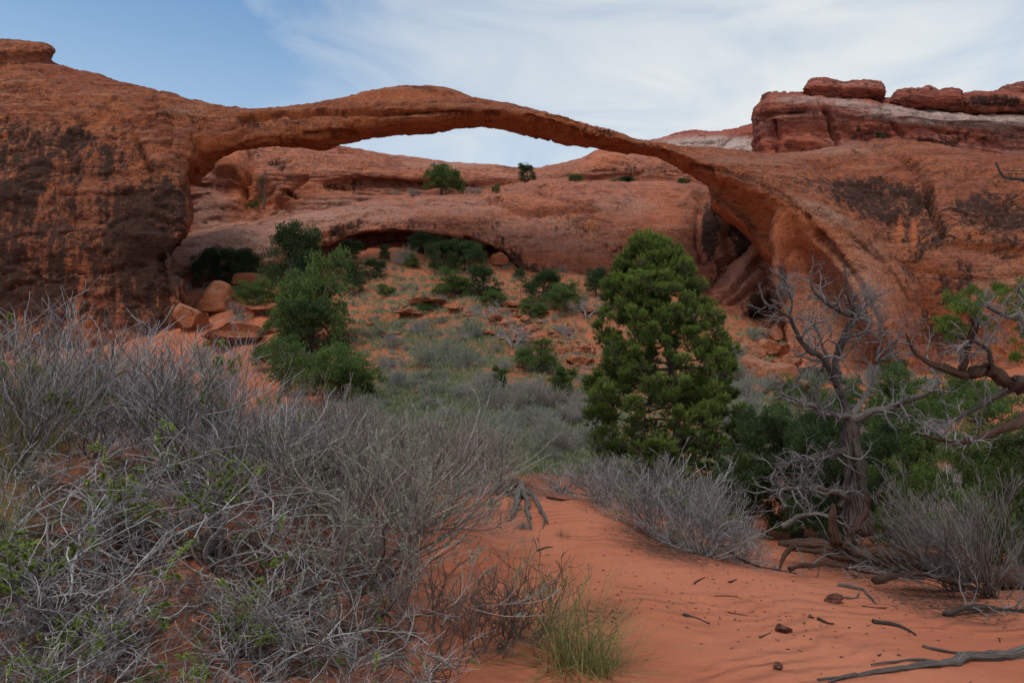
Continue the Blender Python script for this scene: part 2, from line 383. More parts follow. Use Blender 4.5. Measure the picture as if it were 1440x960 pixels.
def ground_material():
    m, t, N, L, bs = nmat('red_sand')
    g = N.new('ShaderNodeNewGeometry').outputs['Position']
    far = attr(t, 'far'); cover = attr(t, 'cover')
    sand = mixc(t, ramp(t, noise(t, g, 0.8, 5), 0.35, 0.65), (0.365, 0.118, 0.064), (0.41, 0.148, 0.084))
    sand = mixc(t, ramp(t, noise(t, g, 160, 3, 0.7), 0.5, 0.75, 0, 0.35), sand, (0.28, 0.09, 0.05))
    sand = mixc(t, ramp(t, noise(t, g, 14, 4, 0.7), 0.60, 0.76, 0, 0.45), sand, (0.22, 0.075, 0.045))
    soil = mixc(t, ramp(t, noise(t, g, 0.5, 6, 0.65), 0.38, 0.62), (0.45, 0.135, 0.064), (0.38, 0.140, 0.080))
    soil = mixc(t, ramp(t, noise(t, g, 3.5, 6, 0.7), 0.50, 0.68, 0, 0.7), soil, (0.25, 0.115, 0.075))
    soil = mixc(t, ramp(t, noise(t, g, 9, 4, 0.7), 0.60, 0.74, 0, 0.4), soil, (0.46, 0.23, 0.15))
    grass = mixc(t, noise(t, g, 5, 4), (0.13, 0.135, 0.075), (0.17, 0.155, 0.11))
    cm = mth(t, 'ADD', cover, mth(t, 'SUBTRACT', noise(t, g, 1.6, 6, 0.7), 0.5))
    soil = mixc(t, ramp(t, cm, 0.30, 0.62, 0, 0.8), soil, grass)
    c = mixc(t, far, sand, soil)
    litter_shade = mth(t, 'MULTIPLY', attr(t, 'litter'), ramp(t, mth(t, 'ADD', noise(t, g, 18, 5, 0.75), mth(t, 'MULTIPLY', noise(t, g, 2.0, 3), 0.5)), 0.56, 0.78))
    c = mixc(t, litter_shade, c, (0.060, 0.030, 0.022))  # litter debris, and at the left shrub shade painted into the soil
    L.new(c, bs.inputs['Base Color']); bs.inputs['Roughness'].default_value = 0.95; bs.inputs['Specular IOR Level'].default_value = 0.2
    wv = N.new('ShaderNodeTexWave'); wv.bands_direction = 'Y'; wv.wave_profile = 'SIN'
    mp = N.new('ShaderNodeMapping'); mp.inputs['Rotation'].default_value = (0, 0, R(-22)); L.new(g, mp.inputs[0]); L.new(mp.outputs[0], wv.inputs[0])
    wv.inputs['Scale'].default_value = 1.9; wv.inputs['Distortion'].default_value = 9.0; wv.inputs['Detail'].default_value = 3; wv.inputs['Detail Scale'].default_value = 0.9
    rip = mth(t, 'MULTIPLY', wv.outputs['Fac'], mth(t, 'MULTIPLY', ramp(t, noise(t, g, 0.9, 3), 0.42, 0.6), mth(t, 'SUBTRACT', 1.0, far)))
    b = bump(t, rip, 0.8, 0.030)
    b = bump(t, noise(t, g, 2.2, 4, 0.55, 0.5), 0.7, 0.06, b)
    b = bump(t, noise(t, g, 9, 5, 0.6), 0.6, 0.02, b)
    b = bump(t, noise(t, g, 60, 4, 0.7), 0.6, 0.004, b)
    b = bump(t, mth(t, 'MULTIPLY', noise(t, g, 3.0, 8, 0.7), far), 0.9, 0.30, b)
    L.new(b, bs.inputs['Normal'])
    return m
def build_ground():
    yd = np.concatenate([np.linspace(-6, 0.9, 24), np.exp(np.linspace(math.log(1.0), math.log(1500), 720))])
    uu = np.linspace(-1.6, 1.6, 761); uu = np.sign(uu) * np.abs(uu)**1.25 / 1.6**0.25
    Y, U = np.meshgrid(yd, uu, indexing='ij')
    X = U * np.maximum(Y, 0.9) * 1.15 + U * np.maximum(0, 4 - Y) * 1.2
    Z = ground_z(X.ravel(), Y.ravel())
    V = np.stack([X.ravel(), Y.ravel(), Z], -1)
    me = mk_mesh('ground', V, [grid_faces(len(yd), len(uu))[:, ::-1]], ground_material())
    px, py = proj(V)
    setattr_f(me, 'far', sstep(9.5, 14, V[:, 1]) * 1.0 + 0)
    q = V * [1, 1, 0]
    cov = blob(px, py, [(700, 610, 190, 55, .9), (640, 505, 75, 25, .7), (560, 470, 80, 22, .45), (690, 570, 120, 20, .8), (600, 400, 130, 30, .35), (620, 560, 90, 30, .6), (520, 560, 70, 60, .5)])
    setattr_f(me, 'cover', np.clip(cov + 0.25 * fbm(q * 0.25, 77, 3), 0, 1) * sstep(11, 15, V[:, 1]))
    litter_shade = np.zeros(len(V)); nearm = V[:, 1] < 12
    litter_shade[nearm] = blob(px[nearm], py[nearm], [(950, 770, 110, 26, .9, 12), (1210, 800, 110, 22, .8, 14), (1330, 850, 130, 26, .9, 12), (760, 690, 60, 14, .6), (690, 880, 70, 30, .35), (850, 860, 60, 26, .5), (120, 820, 280, 190, 1), (380, 850, 220, 150, 1), (250, 640, 300, 100, .7), (520, 830, 60, 60, .8)])  # litter on the sand; blobs under the left brush paint shade
    setattr_f(me, 'litter', litter_shade)
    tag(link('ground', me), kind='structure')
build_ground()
# ---------------------------------------------------------------- rock masses
def grooves(V, Nn, lines):
    """real cracks: (polyline seen on the rock, half width m, depth m)"""
    px, py = proj(V); D = np.maximum(V[:, 1], 1)
    toc = np.array([0, 0, CAMZ]) - V; toc /= np.linalg.norm(toc, axis=1)[:, None]
    ff = sstep(-0.1, 0.2, (Nn * toc).sum(1))
    wob = 1.6 * fbm(V * 0.5, 91, 3)
    out = np.zeros(len(V))
    for poly, hw, dep in lines:
        d = np.abs(seg_dist(px + wob, py + wob * 1.3, poly) * D / F)
        out += 1.5 * dep * (1 - sstep(hw * 0.3, hw, d)) * ff
    return out
def rock_disp(me, amp=1.0, seed=0, lines=(), dents=(), strata=1.0, fine=1.0, calm=None):
    V = getV(me); Nn = getN(me)
    d = 0.9 * amp * fbm(V * 0.07, seed, 3)
    d += 0.45 * amp * fbm(V * [0.22, 0.22, 0.35], seed + 4, 4)
    d += 0.10 * fine * fbm(V * 1.1, seed + 7, 4, 0.6)
    # bedding: hard layers stand a little proud
    zz = V[:, 2] + 0.04 * V[:, 0] + 1.3 * fbm(V * 0.06, seed + 9, 2)
    q = np.stack([zz * 0.9, V[:, 0] * 0.05, V[:, 1] * 0.05], -1)
    d += 0.22 * strata * fbm(q, seed + 12, 4, 0.65)
    cr_ = fbm(V * [0.16, 0.16, 0.5] + 0.8 * fbm(V * 0.2, seed + 5, 2)[:, None], seed + 15, 3, ridge=True)
    d -= 0.30 * fine * sstep(0.85, 1.25, cr_)
    d -= 0.12 * fine * np.abs(fbm(V * [0.9, 0.9, 1.4], seed + 19, 3, 0.6))
    d = d * 0.8
    if calm is not None:
        px, py = proj(V); d = d * (1 - blob(px, py, calm))
    if lines: d -= grooves(V, Nn, lines)
    if dents:
        px, py = proj(V)
        for sp, dep in dents: d -= dep * blob(px, py, [sp])
    setV(me, V + Nn * d[:, None])

def build_arch():
    parts = []
    # left abutment: plan rings stacked upwards (front far left ... right edge ... back)
    def ring(ye, xe, yl, df, de=None):
        # ye: photo height at the right edge, xe: x of the right edge, yl: photo height further left, df: front distance
        de = de or df + 4
        return [(-520, yl, df + 10), (-200, yl, df + 2), (30, (yl * 2 + ye) / 3, df), ((30 + xe) / 2 + 20, (yl + 2 * ye) / 3, df + .5), (xe - 16, ye, df + 1.6),
                (xe, ye, de), (xe - 6, ye, de + 6), (xe - 60, (ye + yl) / 2, de + 12), (-100, yl, de + 16), (-620, yl, de + 16)]
    S1 = [ring(560, 232, 560, 60, 63), ring(492, 228, 492, 61, 64), ring(462, 246, 462, 62, 66), ring(425, 257, 425, 62.6, 68), ring(390, 253, 390, 63, 68), ring(362, 236, 362, 63, 66.5),
          ring(338, 258, 338, 63, 66), ring(305, 272, 305, 63.5, 68), ring(268, 264, 268, 64, 68), ring(235, 268, 238, 65, 69), ring(205, 290, 205, 66, 71), ring(180, 305, 175, 67, 72),
          ring(160, 300, 145, 68.5, 74), ring(146, 262, 120, 70, 75), ring(128, 200, 100, 72, 76), ring(108, 140, 85, 74, 77), ring(92, 80, 76, 76, 79)]
    parts.append(solid(S1, 4, 5))
    # lower buttress tucked below the abutment, right edge
    def rb(y, x0, x1, d): return [(x0 - 30, y, d + 1), (x0, y, d), ((x0 + x1) / 2, y, d - .6), (x1 - 3, y, d), (x1, y, d + 3), (x0, y, d + 9), (x0 - 40, y, d + 8)]
    parts.append(solid([rb(520, 200, 250, 62.5), rb(470, 222, 252, 62.8), rb(440, 226, 262, 63.2), rb(400, 228, 261, 63.8), rb(375, 228, 250, 64.5), rb(355, 226, 236, 65)], 4, 5))
    # little flat caprock at the top left
    def rc(y, x1, d): return [(-160, y, d + 2), (0, y, d), (x1 * .6, y, d), (x1, y, d + 1), (x1 - 2, y, d + 6), (0, y, d + 9), (-160, y, d + 9)]
    parts.append(solid([rc(84, 66, 74.5), rc(77, 68, 74.5), rc(72, 72, 74), rc(65, 68, 74.3), rc(60, 42, 75), rc(57.5, 14, 77)], 4, 5))
    # the span: (x, crest y, front lower edge y, back lower edge y, D front, depth)
    A = [(225, 132, 250, 278, 67, 8), (262, 141, 234, 266, 68, 8), (295, 149, 217, 236, 68.5, 7.5), (335, 153, 205, 211, 69, 6.5), (385, 152, 199, 203, 69.5, 6), (430, 147, 195, 205, 70, 6), (452, 143, 191, 209, 70, 6),
         (478, 138, 184, 203, 70, 6), (525, 127, 179, 194, 70.3, 6), (575, 120.5, 171, 189, 70.5, 6.4), (618, 123, 166, 186, 70.5, 6.4), (640, 127, 164, 181, 70.5, 6.3), (690, 141, 161, 179, 70.5, 6.2), (745, 153, 167, 190, 70, 6.6), (800, 168, 177, 203, 69.5, 6.8),
         (855, 184, 192, 211, 69, 6.6), (895, 196, 204, 217, 68.5, 6.6)]
    st = []
    for x, tp, fe, bb, d, dep in A:
        h = fe - tp
        st.append([(x, fe, d + .3), (x, fe - h * .35, d - .3), (x, tp + h * .28, d + .4), (x, tp, d + dep * .30), (x, tp + h * .10 + 3, d + dep * .8), (x, bb - 8, d + dep * 1.08), (x, bb, d + dep * .95), (x, (fe * .45 + bb * .55), d + dep * .45)])
    # right haunch: sections turn to follow the leg down (explicit rings)
    #            front edge            face                 crest/top            back top              back              back low edge          under
    def rr(fe, fa, tp, bt, bk, lo, un, mid): return [fe, fa, mid, tp, bt, bk, lo, un]
    st.append([(935, 211, 67), (937, 209, 66.7), (939, 207, 67.2), (941, 203.5, 69), (945, 207, 76), (942, 222, 76), (938, 229, 74), (936, 219, 69.5)])
    st.append([(985, 231, 65), (990, 227, 64.7), (996, 220, 66), (1000, 212, 72), (1005, 216, 80), (1000, 244, 78), (984, 254, 72), (982, 243, 67.5)])
    st.append([(1030, 256, 62.5), (1040, 247, 62.2), (1050, 236, 64), (1060, 220, 72), (1070, 222, 82), (1050, 275, 78), (1024, 290, 71), (1024, 274, 66)])
    st.append([(1082, 276, 60), (1092, 267, 59.8), (1108, 256, 62), (1125, 236, 70), (1130, 240, 80), (1110, 310, 76), (1062, 322, 69), (1066, 300, 64)])
    st.append([(1136, 308, 57.5), (1144, 298, 57.4), (1166, 294, 59), (1195, 285, 66), (1200, 295, 76), (1160, 345, 74), (1100, 372, 66), (1108, 345, 61)])
    st.append([(1172, 360, 55.5), (1184, 345, 55.2), (1210, 345, 57), (1240, 335, 65), (1250, 350, 74), (1215, 400, 74), (1165, 410, 64), (1158, 385, 60)])
    st.append([(1212, 430, 53.6), (1228, 412, 53.2), (1256, 414, 55), (1285, 405, 63), (1290, 420, 72), (1260, 460, 72), (1205, 470, 64), (1196, 450, 59)])
    st.append([(1250, 505, 52), (1266, 488, 51.6), (1292, 492, 53), (1322, 488, 61), (1330, 500, 70), (1300, 530, 70), (1240, 540, 63), (1234, 520, 57)])
    st.append([(1285, 590, 50.5), (1300, 575, 50), (1330, 580, 51.5), (1360, 575, 60), (1370, 590, 68), (1340, 610, 68), (1275, 620, 62), (1268, 600, 56)])
    parts.append(solid(st, 6, 6))
    # rib that comes down from the haunch to the left edge of the hollow
    def rw(xl, xr, y, d, t=4): return [(xl, y, d), ((xl + xr) / 2, y, d - .5), (xr, y, d + .8), (xr + 4, y, d + t), ((xl + xr) / 2, y, d + t + 2), (xl + 1, y, d + t)]
    parts.append(solid([rw(1092, 1140, 296, 60, 6), rw(1086, 1136, 318, 60, 6), rw(1084, 1126, 340, 60, 6), rw(1087, 1112, 360, 59.8, 5), rw(1089, 1103, 385, 59.5, 5), rw(1094, 1106, 410, 59.2, 4), rw(1099, 1112, 440, 58.8, 4),
                        rw(1103, 1118, 475, 58.3, 4), rw(1108, 1124, 510, 57.8, 4), rw(1112, 1130, 570, 57, 4)], 4, 5))
    # smooth hollow panel between the rib and the leg
    def pn(y, xl, xr, dl, dm, dr): return [(xl, y, dl), ((xl * 2 + xr) / 3, y, dm), ((xl + 2 * xr) / 3, y, dm), (xr, y, dr), (xr + 10, y, dm + 6), ((xl + xr) / 2, y, dm + 7), (xl + 3, y, dl + 5)]
    parts.append(solid([pn(330, 1104, 1178, 61, 60.5, 59), pn(360, 1097, 1190, 60.3, 60, 58), pn(400, 1099, 1218, 59.6, 59.4, 56.8), pn(440, 1106, 1244, 59.0, 58.2, 55.8), pn(480, 1112, 1268, 58.3, 57, 54.8), pn(530, 1122, 1296, 57.5, 55.6, 53.6), pn(600, 1128, 1330, 56.6, 54.5, 52.6)], 4, 6))
    # right massif: vertical slices from base over the dome to the back
    def sl(x, b, dbase, top, dtop, f1=.35, f2=.7):
        h = b - top
        return [(x, b + 30, dbase - 1), (x, b - h * .18, dbase + .6), (x, b - h * .36, dbase + 1.2), (x, b - h * .54, dbase + 2.5), (x, b - h * .70, dbase + (dtop - dbase) * .25), (x, b - h * .84, dbase + (dtop - dbase) * .45), (x, b - h * .95, dbase + (dtop - dbase) * .72),
                (x, top, dtop), (x, top + 6, dtop + 12), (x, top + 60, dtop + 20), (x, b + 30, dtop + 20)]
    parts.append(solid([sl(1000, 262, 69, 217, 80), sl(1060, 310, 68, 217, 82), sl(1110, 400, 67, 214, 83), sl(1160, 520, 66, 207, 84), sl(1225, 530, 64, 198, 85), sl(1300, 535, 62, 202, 86), sl(1370, 535, 60, 214, 84), sl(1440, 535, 58, 222, 82), sl(1560, 535, 56, 225, 78),
                        sl(1720, 535, 54, 215, 76), sl(1950, 535, 56, 215, 80)], 6, 6))
    me = remesh(parts, 0.26, 'rock_arch')
    relax(me, 2)
    cracks = [([(338, 168), (360, 163), (400, 160), (450, 157), (520, 158), (600, 160), (640, 159), (665, 163), (700, 161)], .42, .8),
              ([(340, 172), (370, 167), (405, 160)], .4, .4), ([(585, 124), (612, 126)], .3, .3),
              ([(190, 195), (205, 225), (215, 245)], .3, .25),
              ([(975, 236), (1010, 240), (1060, 262), (1090, 274), (1135, 305)], .35, .5), ([(1000, 235), (1040, 247), (1080, 262), (1120, 285), (1165, 305), (1200, 335), (1235, 365)], .32, .5),
              ([(1150, 330), (1165, 345), (1190, 375), (1215, 410), (1235, 450), (1255, 490), (1275, 530)], .5, .8),
              ([(1130, 170), (1240, 207), (1265, 218), (1290, 240), (1305, 255), (1315, 290), (1325, 340)], .45, .8), ([(1282, 225), (1300, 250), (1310, 275)], .5, .4),
              ([(1225, 345), (1260, 390), (1290, 440), (1310, 480)], .5, .5), ([(1200, 212), (1215, 220)], .3, .3),
              ([(1345, 345), (1400, 352), (1440, 350)], .5, .5), ([(230, 360), (228, 420), (222, 480)], .4, .6),
              ([(740, 165), (820, 178), (860, 190)], .3, .4), ([(430, 190), (480, 186), (500, 190)], .35, .5)]
    dents = [((205, 400, 30, 70, 1), 0.5), ((1400, 290, 60, 40, 1), 0.9), ((1270, 290, 70, 40, 1, 15), 0.9), ((60, 300, 90, 40, 1), 0.6), ((1315, 380, 50, 60, 1), -0.6)]
    rock_disp(me, 0.50, 11, cracks, dents, 0.4, 1.3, [(1175, 430, 90, 120, .85, 30), (1110, 340, 50, 60, .8), (1050, 285, 60, 30, .5, 30), (600, 150, 320, 50, .35)])
    V = getV(me); Nn = getN(me); px, py = proj(V)
    up = Nn[:, 2]
    n1 = 0.42 * fbm(V * [.12, .12, .09], 41, 4) + 0.16 * fbm(V * [.6, .6, .25], 42, 4)
    var = blob(px, py, [(70, 385, 190, 120, 1.08), (190, 345, 100, 125, 1.08), (20, 290, 80, 55, .7), (120, 300, 110, 50, .7), (200, 255, 60, 40, .55), (60, 200, 60, 40, .5), (240, 290, 32, 60, .95), (200, 430, 60, 60, .8), (60, 460, 120, 50, .8), (110, 230, 150, 60, .5), (30, 150, 60, 60, .42), (270, 190, 60, 30, .45),
                        (380, 178, 60, 13, .75), (470, 180, 70, 10, .55), (590, 150, 60, 10, .3), (1250, 285, 120, 46, .95, 12), (1300, 330, 55, 60, .95), (1400, 300, 100, 44, .9), (1400, 345, 80, 40, .8), (1240, 255, 60, 16, .5, 10), (1420, 260, 60, 30, .5), (1340, 395, 50, 55, 1.0), (1290, 375, 40, 35, .9), (1335, 450, 60, 60, .75), (1420, 340, 60, 40, .8), (1400, 430, 80, 50, .45), (1300, 350, 60, 30, .7), (1240, 330, 30, 20, .6),
                        (1200, 345, 12, 12, .4), (1180, 262, 90, 12, .45, 12), (1100, 420, 12, 60, .7), (330, 168, 30, 10, .3)])
    var = np.where(V[:, 1] > 0, var, 0) + n1 * (var > 0.02)
    fresh = blob(px, py, [(1180, 440, 90, 120, .9, 30), (1120, 330, 45, 60, .6), (1050, 285, 60, 25, .5, 30), (720, 172, 220, 10, .7), (470, 196, 50, 12, .8), (290, 240, 30, 30, .6), (222, 455, 14, 40, .5), (110, 430, 4, 60, .9, 8), (400, 162, 110, 6, .5), (850, 200, 90, 12, .5, 15),
                          (1285, 330, 5, 28, .9), (1265, 325, 5, 25, .9), (1360, 420, 50, 30, .4), (560, 135, 120, 14, .35)])
    und = np.where((px > 262) & (py < 560), sstep(0.15, -0.4, up), 0) * (V[:, 1] < 76)
    fresh = np.maximum(fresh, und * 0.85)
    var = var * (1 - und) * (1 - 0.9 * blob(px, py, [(110, 430, 4, 60, 1, 8), (1285, 330, 5, 28, 1), (1265, 325, 5, 25, 1), (1180, 440, 70, 110, 1, 30), (1375, 345, 4, 20, 1), (1392, 350, 3, 18, 1)]))
    pale = blob(px, py, [(1180, 445, 85, 125, .62, 28), (1160, 300, 60, 12, .8, 25), (1220, 345, 50, 12, .45, 35), (1060, 225, 90, 8, .35), (1150, 210, 120, 14, .4), (260, 155, 40, 10, .35), (1400, 400, 70, 40, .35)])
    crack_shade = grooves(V, Nn, [(c_[0], .24, .75) for c_ in cracks]) * sstep(-.55, .1, fbm(V * .5, 97, 3))  # crevice shade painted dark along the cracks, broken up by noise
    zeros_attrs(me, varnish=var, fresh=fresh, pale=pale, crack=crack_shade)
    me.materials.clear(); me.materials.append(M_ARCH)
    tag(link('rock_arch', me), 'long thin natural sandstone arch joining a dark streaked abutment and a domed cliff', 'rock arch')
build_arch()

def sheet(name, stations, su, sv, mat, amp, seed, lines=(), dents=(), strata=1.0, fine=1.0, masks=None):
    V, nu, nv = loft(stations, su, sv)
    me = mk_mesh(name, V, [grid_faces(nu, nv)[:, ::-1]])
    Nn = getN(me)
    if (Nn[:, 1].mean() > 0):        # face the valley
        me.flip_normals()
    rock_disp(me, amp, seed, lines, dents, strata, fine)
    V = getV(me); Nn = getN(me); px, py = proj(V)
    k = masks(V, Nn, px, py) if masks else {}
    zeros_attrs(me, **k); me.materials.append(mat)
    return me

def build_walls():
    # lower slickrock wall with the long alcove
    #  x, ground y, D ; alcove back y, D ; brow y, D ; mid ; shoulder ; ledge ; back
    def w(x, g, dg, depth, brow, face, top, db=None, dt=None):
        db = db or dg; dt = dt or dg + 16; h = brow - top
        return [(x, g + 40, dg + depth - 3), (x, g - 2, dg + depth), (x, brow + (g - brow) * .45, dg + depth * 1.05), (x, brow - 3, dg + depth * .75 + .4), (x, brow + .5, db), (x, brow - h * .22, db - .3), (x, brow - h * .5, db + 1.5), (x, brow - h * .74, db + 4.5), (x, brow - h * .9, db + 8.5),
                (x, top, dt - 2), (x, top - 1, dt + 8), (x, top + 30, dt + 30)]
    st = [w(60, 420, 86, 1, 400, 0, 330), w(180, 420, 86, 1, 400, 0, 330), w(260, 420, 85, 1, 398, 0, 326), w(330, 412, 85, 1, 392, 0, 312), w(390, 400, 85, 1, 375, 0, 302), w(440, 385, 85, 1.5, 352, 0, 294), w(475, 372, 85, 4.5, 337, 0, 287), w(530, 362, 85, 6, 325, 0, 279, 83.5),
          w(590, 362, 85, 6, 326, 0, 274, 82.5), w(640, 368, 85, 6, 332, 0, 271, 82), w(685, 378, 85, 5, 344, 0, 269, 81.5), w(718, 388, 84, 3, 366, 0, 264, 81), w(745, 396, 83, 1, 386, 0, 257, 80.5), w(800, 404, 81, .5, 394, 0, 256, 80), w(870, 410, 79, .5, 398, 0, 259, 79), w(950, 420, 78, .5, 405, 0, 262, 78),
          w(1010, 440, 77, .5, 425, 0, 262, 77), w(1060, 470, 76, .5, 450, 0, 262, 76), w(1120, 480, 75, .5, 460, 0, 262, 75), w(1250, 500, 75, .5, 470, 0, 262, 76)]
    lines = [([(690, 283), (740, 300), (790, 296), (840, 300)], .5, .8), ([(760, 270), (800, 282), (835, 290)], .4, .6), ([(980, 272), (1000, 268), (1015, 262)], .7, 1.0), ([(760, 262), (790, 266), (860, 268)], .4, .5),
             ([(985, 275), (983, 330), (990, 370)], .4, .5), ([(700, 345), (712, 365), (716, 385)], .5, .8), ([(655, 335), (690, 352)], .5, .7), ([(1015, 370), (1040, 360), (1075, 330)], .6, 1.0), ([(300, 345), (340, 372), (380, 360), (460, 330), (520, 305)], .4, .4), ([(570, 292), (620, 285), (690, 290)], .35, .4),
             ([(420, 322), (480, 305), (550, 296)], .35, .35)]
    dents = [((1000, 320, 40, 60, 1), 0.8), ((860, 300, 70, 25, 1), -0.7), ((1040, 330, 25, 40, 1), 1.0), ((640, 300, 90, 20, 1), -0.4)]
    def mk(V, Nn, px, py):
        n1 = 0.3 * fbm(V * 0.15, 51, 4)
        var = blob(px, py, [(998, 330, 16, 55, 1.1), (1045, 330, 22, 45, 1.1), (1000, 390, 60, 30, .8), (745, 385, 60, 25, .9), (700, 345, 60, 25, .55, 25), (920, 370, 60, 50, .6), (650, 315, 90, 20, .45), (560, 318, 110, 12, .55), (480, 325, 60, 14, .8, -15), (440, 345, 40, 14, .7, -20),
                            (850, 345, 60, 40, .4), (790, 320, 60, 40, .38), (890, 300, 40, 18, .4), (300, 375, 60, 30, .5), (720, 370, 20, 30, 1)])
        fresh = blob(px, py, [(735, 290, 60, 20, .4), (830, 320, 10, 14, .9), (930, 290, 40, 40, .45), (900, 340, 30, 40, .3), (700, 365, 26, 26, .6), (485, 345, 5, 12, .9), (600, 350, 60, 20, .5)])
        pale = blob(px, py, [(330, 345, 90, 50, .75), (420, 315, 100, 20, .7, -12), (520, 300, 100, 20, .5), (640, 290, 120, 14, .35), (880, 290, 60, 14, .4), (760, 330, 120, 30, .3)])
        return dict(varnish=var + n1 * (var > .02), fresh=fresh, pale=pale)
    me = sheet('cliff', st, 12, 14, M_WALL, 0.6, 61, lines, dents, 0.8, 1.0, mk)
    tag(link('cliff', me), kind='structure')
    # upper tier forming the skyline under the arch
    def u(x, b, top, db, dt, lip=0):
        h = b - top
        return [(x, b + 45, db - 2), (x, b, db), (x, b - h * .25, db + .6), (x, b - h * .42, db + .8 + lip), (x, b - h * .5, db + 1.0), (x, b - h * .62, db + 1.4), (x, b - h * .8, db + 3.5), (x, top + h * .06, dt - 3), (x, top, dt), (x, top + 3, dt + 8), (x, top + 60, dt + 26)]
    st = [u(20, 340, 196, 100, 112), u(170, 335, 196, 99, 110), u(250, 330, 197, 98, 109), u(300, 325, 199, 97, 108), u(345, 318, 201, 97, 108), u(385, 312, 202, 98, 108), u(430, 303, 203, 98, 109), u(475, 295, 206, 98, 110, 1), u(520, 284, 214, 99, 111, 1.5), u(570, 279, 221, 100, 112, 1), u(630, 275, 229, 101, 113), u(690, 273, 235, 102, 114),
          u(735, 270, 238.5, 102, 115), u(775, 268, 234, 102, 115), u(815, 266, 226, 101, 114), u(838, 265, 216, 101, 113), u(862, 265, 211, 101, 113), u(910, 266, 215, 101, 113), u(970, 268, 222, 101, 113), u(1060, 275, 228, 101, 113), u(1200, 285, 230, 101, 113)]
    lines = [([(480, 212), (510, 222), (540, 230), (560, 227), (600, 233)], .6, .9), ([(300, 243), (325, 241), (336, 248), (338, 285)], .6, 1.0), ([(336, 248), (345, 246), (352, 232), (350, 215)], .6, .8), ([(430, 250), (412, 262), (398, 275), (385, 300)], .5, .7), ([(460, 262), (540, 268), (600, 260)], .5, .6),
             ([(400, 268), (415, 280), (395, 292)], .5, .8), ([(780, 245), (830, 248), (900, 243)], .4, .4), ([(850, 226), (900, 232), (960, 235)], .4, .4), ([(500, 248), (560, 255), (650, 262)], .4, .5)]
    dents = [((318, 262, 22, 22, 1), 1.8), ((345, 270, 14, 45, 1), 2.2), ((322, 226, 34, 13, 1), -1.6), ((372, 285, 18, 40, 1), 1.5), ((405, 285, 14, 10, 1), -1.0), ((550, 262, 80, 9, 1), .8), ((700, 262, 60, 8, 1), .5)]
    def mk(V, Nn, px, py):
        n1 = 0.3 * fbm(V * 0.15, 55, 4)
        var = blob(px, py, [(305, 262, 14, 10, .7), (390, 232, 22, 14, .9, 15), (358, 220, 12, 14, .6), (480, 262, 55, 12, .75), (560, 258, 60, 10, .6), (640, 262, 40, 8, .5), (440, 225, 40, 14, .45), (880, 240, 90, 10, .5), (860, 228, 60, 8, .35), (590, 238, 60, 6, .4)])
        fresh = blob(px, py, [(345, 262, 22, 45, 1), (322, 222, 36, 20, .7), (375, 290, 20, 30, .7), (400, 292, 22, 22, .6), (455, 262, 60, 14, .5), (850, 225, 40, 16, .5), (610, 245, 70, 10, .35)])
        pale = blob(px, py, [(295, 300, 30, 40, .6), (500, 285, 90, 12, .6), (420, 300, 60, 14, .5), (620, 232, 80, 6, .4)])
        return dict(varnish=var + n1 * (var > .02), fresh=fresh, pale=pale)
    me = sheet('cliff', st, 11, 13, M_WALL, 0.6, 71, lines, dents, 1.0, 1.0, mk)
    tag(link('cliff', me), kind='structure')
    # rounded buttress behind the right leg
    def q(y, x0, x1, d): return [(x0, y, d + 1.5), ((x0 * 2 + x1) / 3, y, d), ((x0 + 2 * x1) / 3, y, d), (x1, y, d + 1), (x1 + 10, y, d + 8), (x0, y, d + 8)]
    V, Q, T = solid([q(500, 1000, 1120, 67), q(465, 996, 1120, 68), q(440, 1000, 1120, 68.5), q(415, 1004, 1120, 69.5), q(395, 1022, 1120, 70.5), q(375, 1040, 1120, 71.5), q(350, 1060, 1120, 72), q(335, 1072, 1118, 73.5), q(326, 1085, 1110, 75)], 10, 10)
    me = mk_mesh('cliff', V, [Q, T])
    if (getN(me)[:, 1] * (getV(me)[:, 1] - 72)).mean() < 0: me.flip_normals()
    rock_disp(me, .5, 81, [([(1004, 425), (1040, 398), (1062, 375), (1078, 350)], .5, .7), ([(1030, 425), (1060, 405), (1080, 400)], .5, .6)], [((1070, 440, 16, 12, 1), 2.2), ((1050, 385, 25, 25, 1), -.5)], .7)
    V = getV(me); px, py = proj(V)
    zeros_attrs(me, pale=blob(px, py, [(1050, 390, 40, 40, .4)]), varnish=blob(px, py, [(1070, 430, 40, 26, 1.0), (1060, 405, 25, 14, .5)]), fresh=blob(px, py, [(1050, 485, 60, 26, .5)]))
    me.materials.append(M_WALL); tag(link('cliff', me), kind='structure')
    # pale slickrock on the skyline behind the right end of the span
    def v(x, b, top, d): h = b - top; return [(x, b + 60, d - 4), (x, b, d), (x, b - h * .3, d + 1), (x, b - h * .6, d + 5), (x, b - h * .85, d + 8), (x, top, d + 14), (x, top + 2, d + 26), (x, top + 50, d + 50)]
    me = sheet('cliff', [v(760, 250, 246, 150), v(830, 245, 236, 150), v(890, 232, 206, 150), v(925, 230, 198, 150), v(960, 228, 190, 150), v(1000, 228, 187, 150), v(1030, 228, 183, 150), v(1062, 228, 176, 150), v(1120, 228, 172, 152), v(1250, 228, 170, 155)], 12, 12, M_BUTTE, .7, 83,
               [([(1000, 212), (1020, 200), (1030, 190)], .6, .8), ([(960, 200), (1000, 196), (1060, 190)], .5, .7)], (), 1.6, 1.0,
               lambda V, Nn, px, py: dict(pale=blob(px, py, [(1010, 205, 110, 16, 1.2)]), varnish=blob(px, py, [(1010, 214, 60, 6, .3)])))
    tag(link('cliff', me), kind='structure')
    # butte
    root = bpy.data.objects.new('rock_butte', None); S.collection.objects.link(root); root.location = P(1200, 215, 105)
    tag(root, 'red sandstone butte with a whitish band and rounded caprocks on the right skyline', 'butte')
    inv = -np.array(root.location)
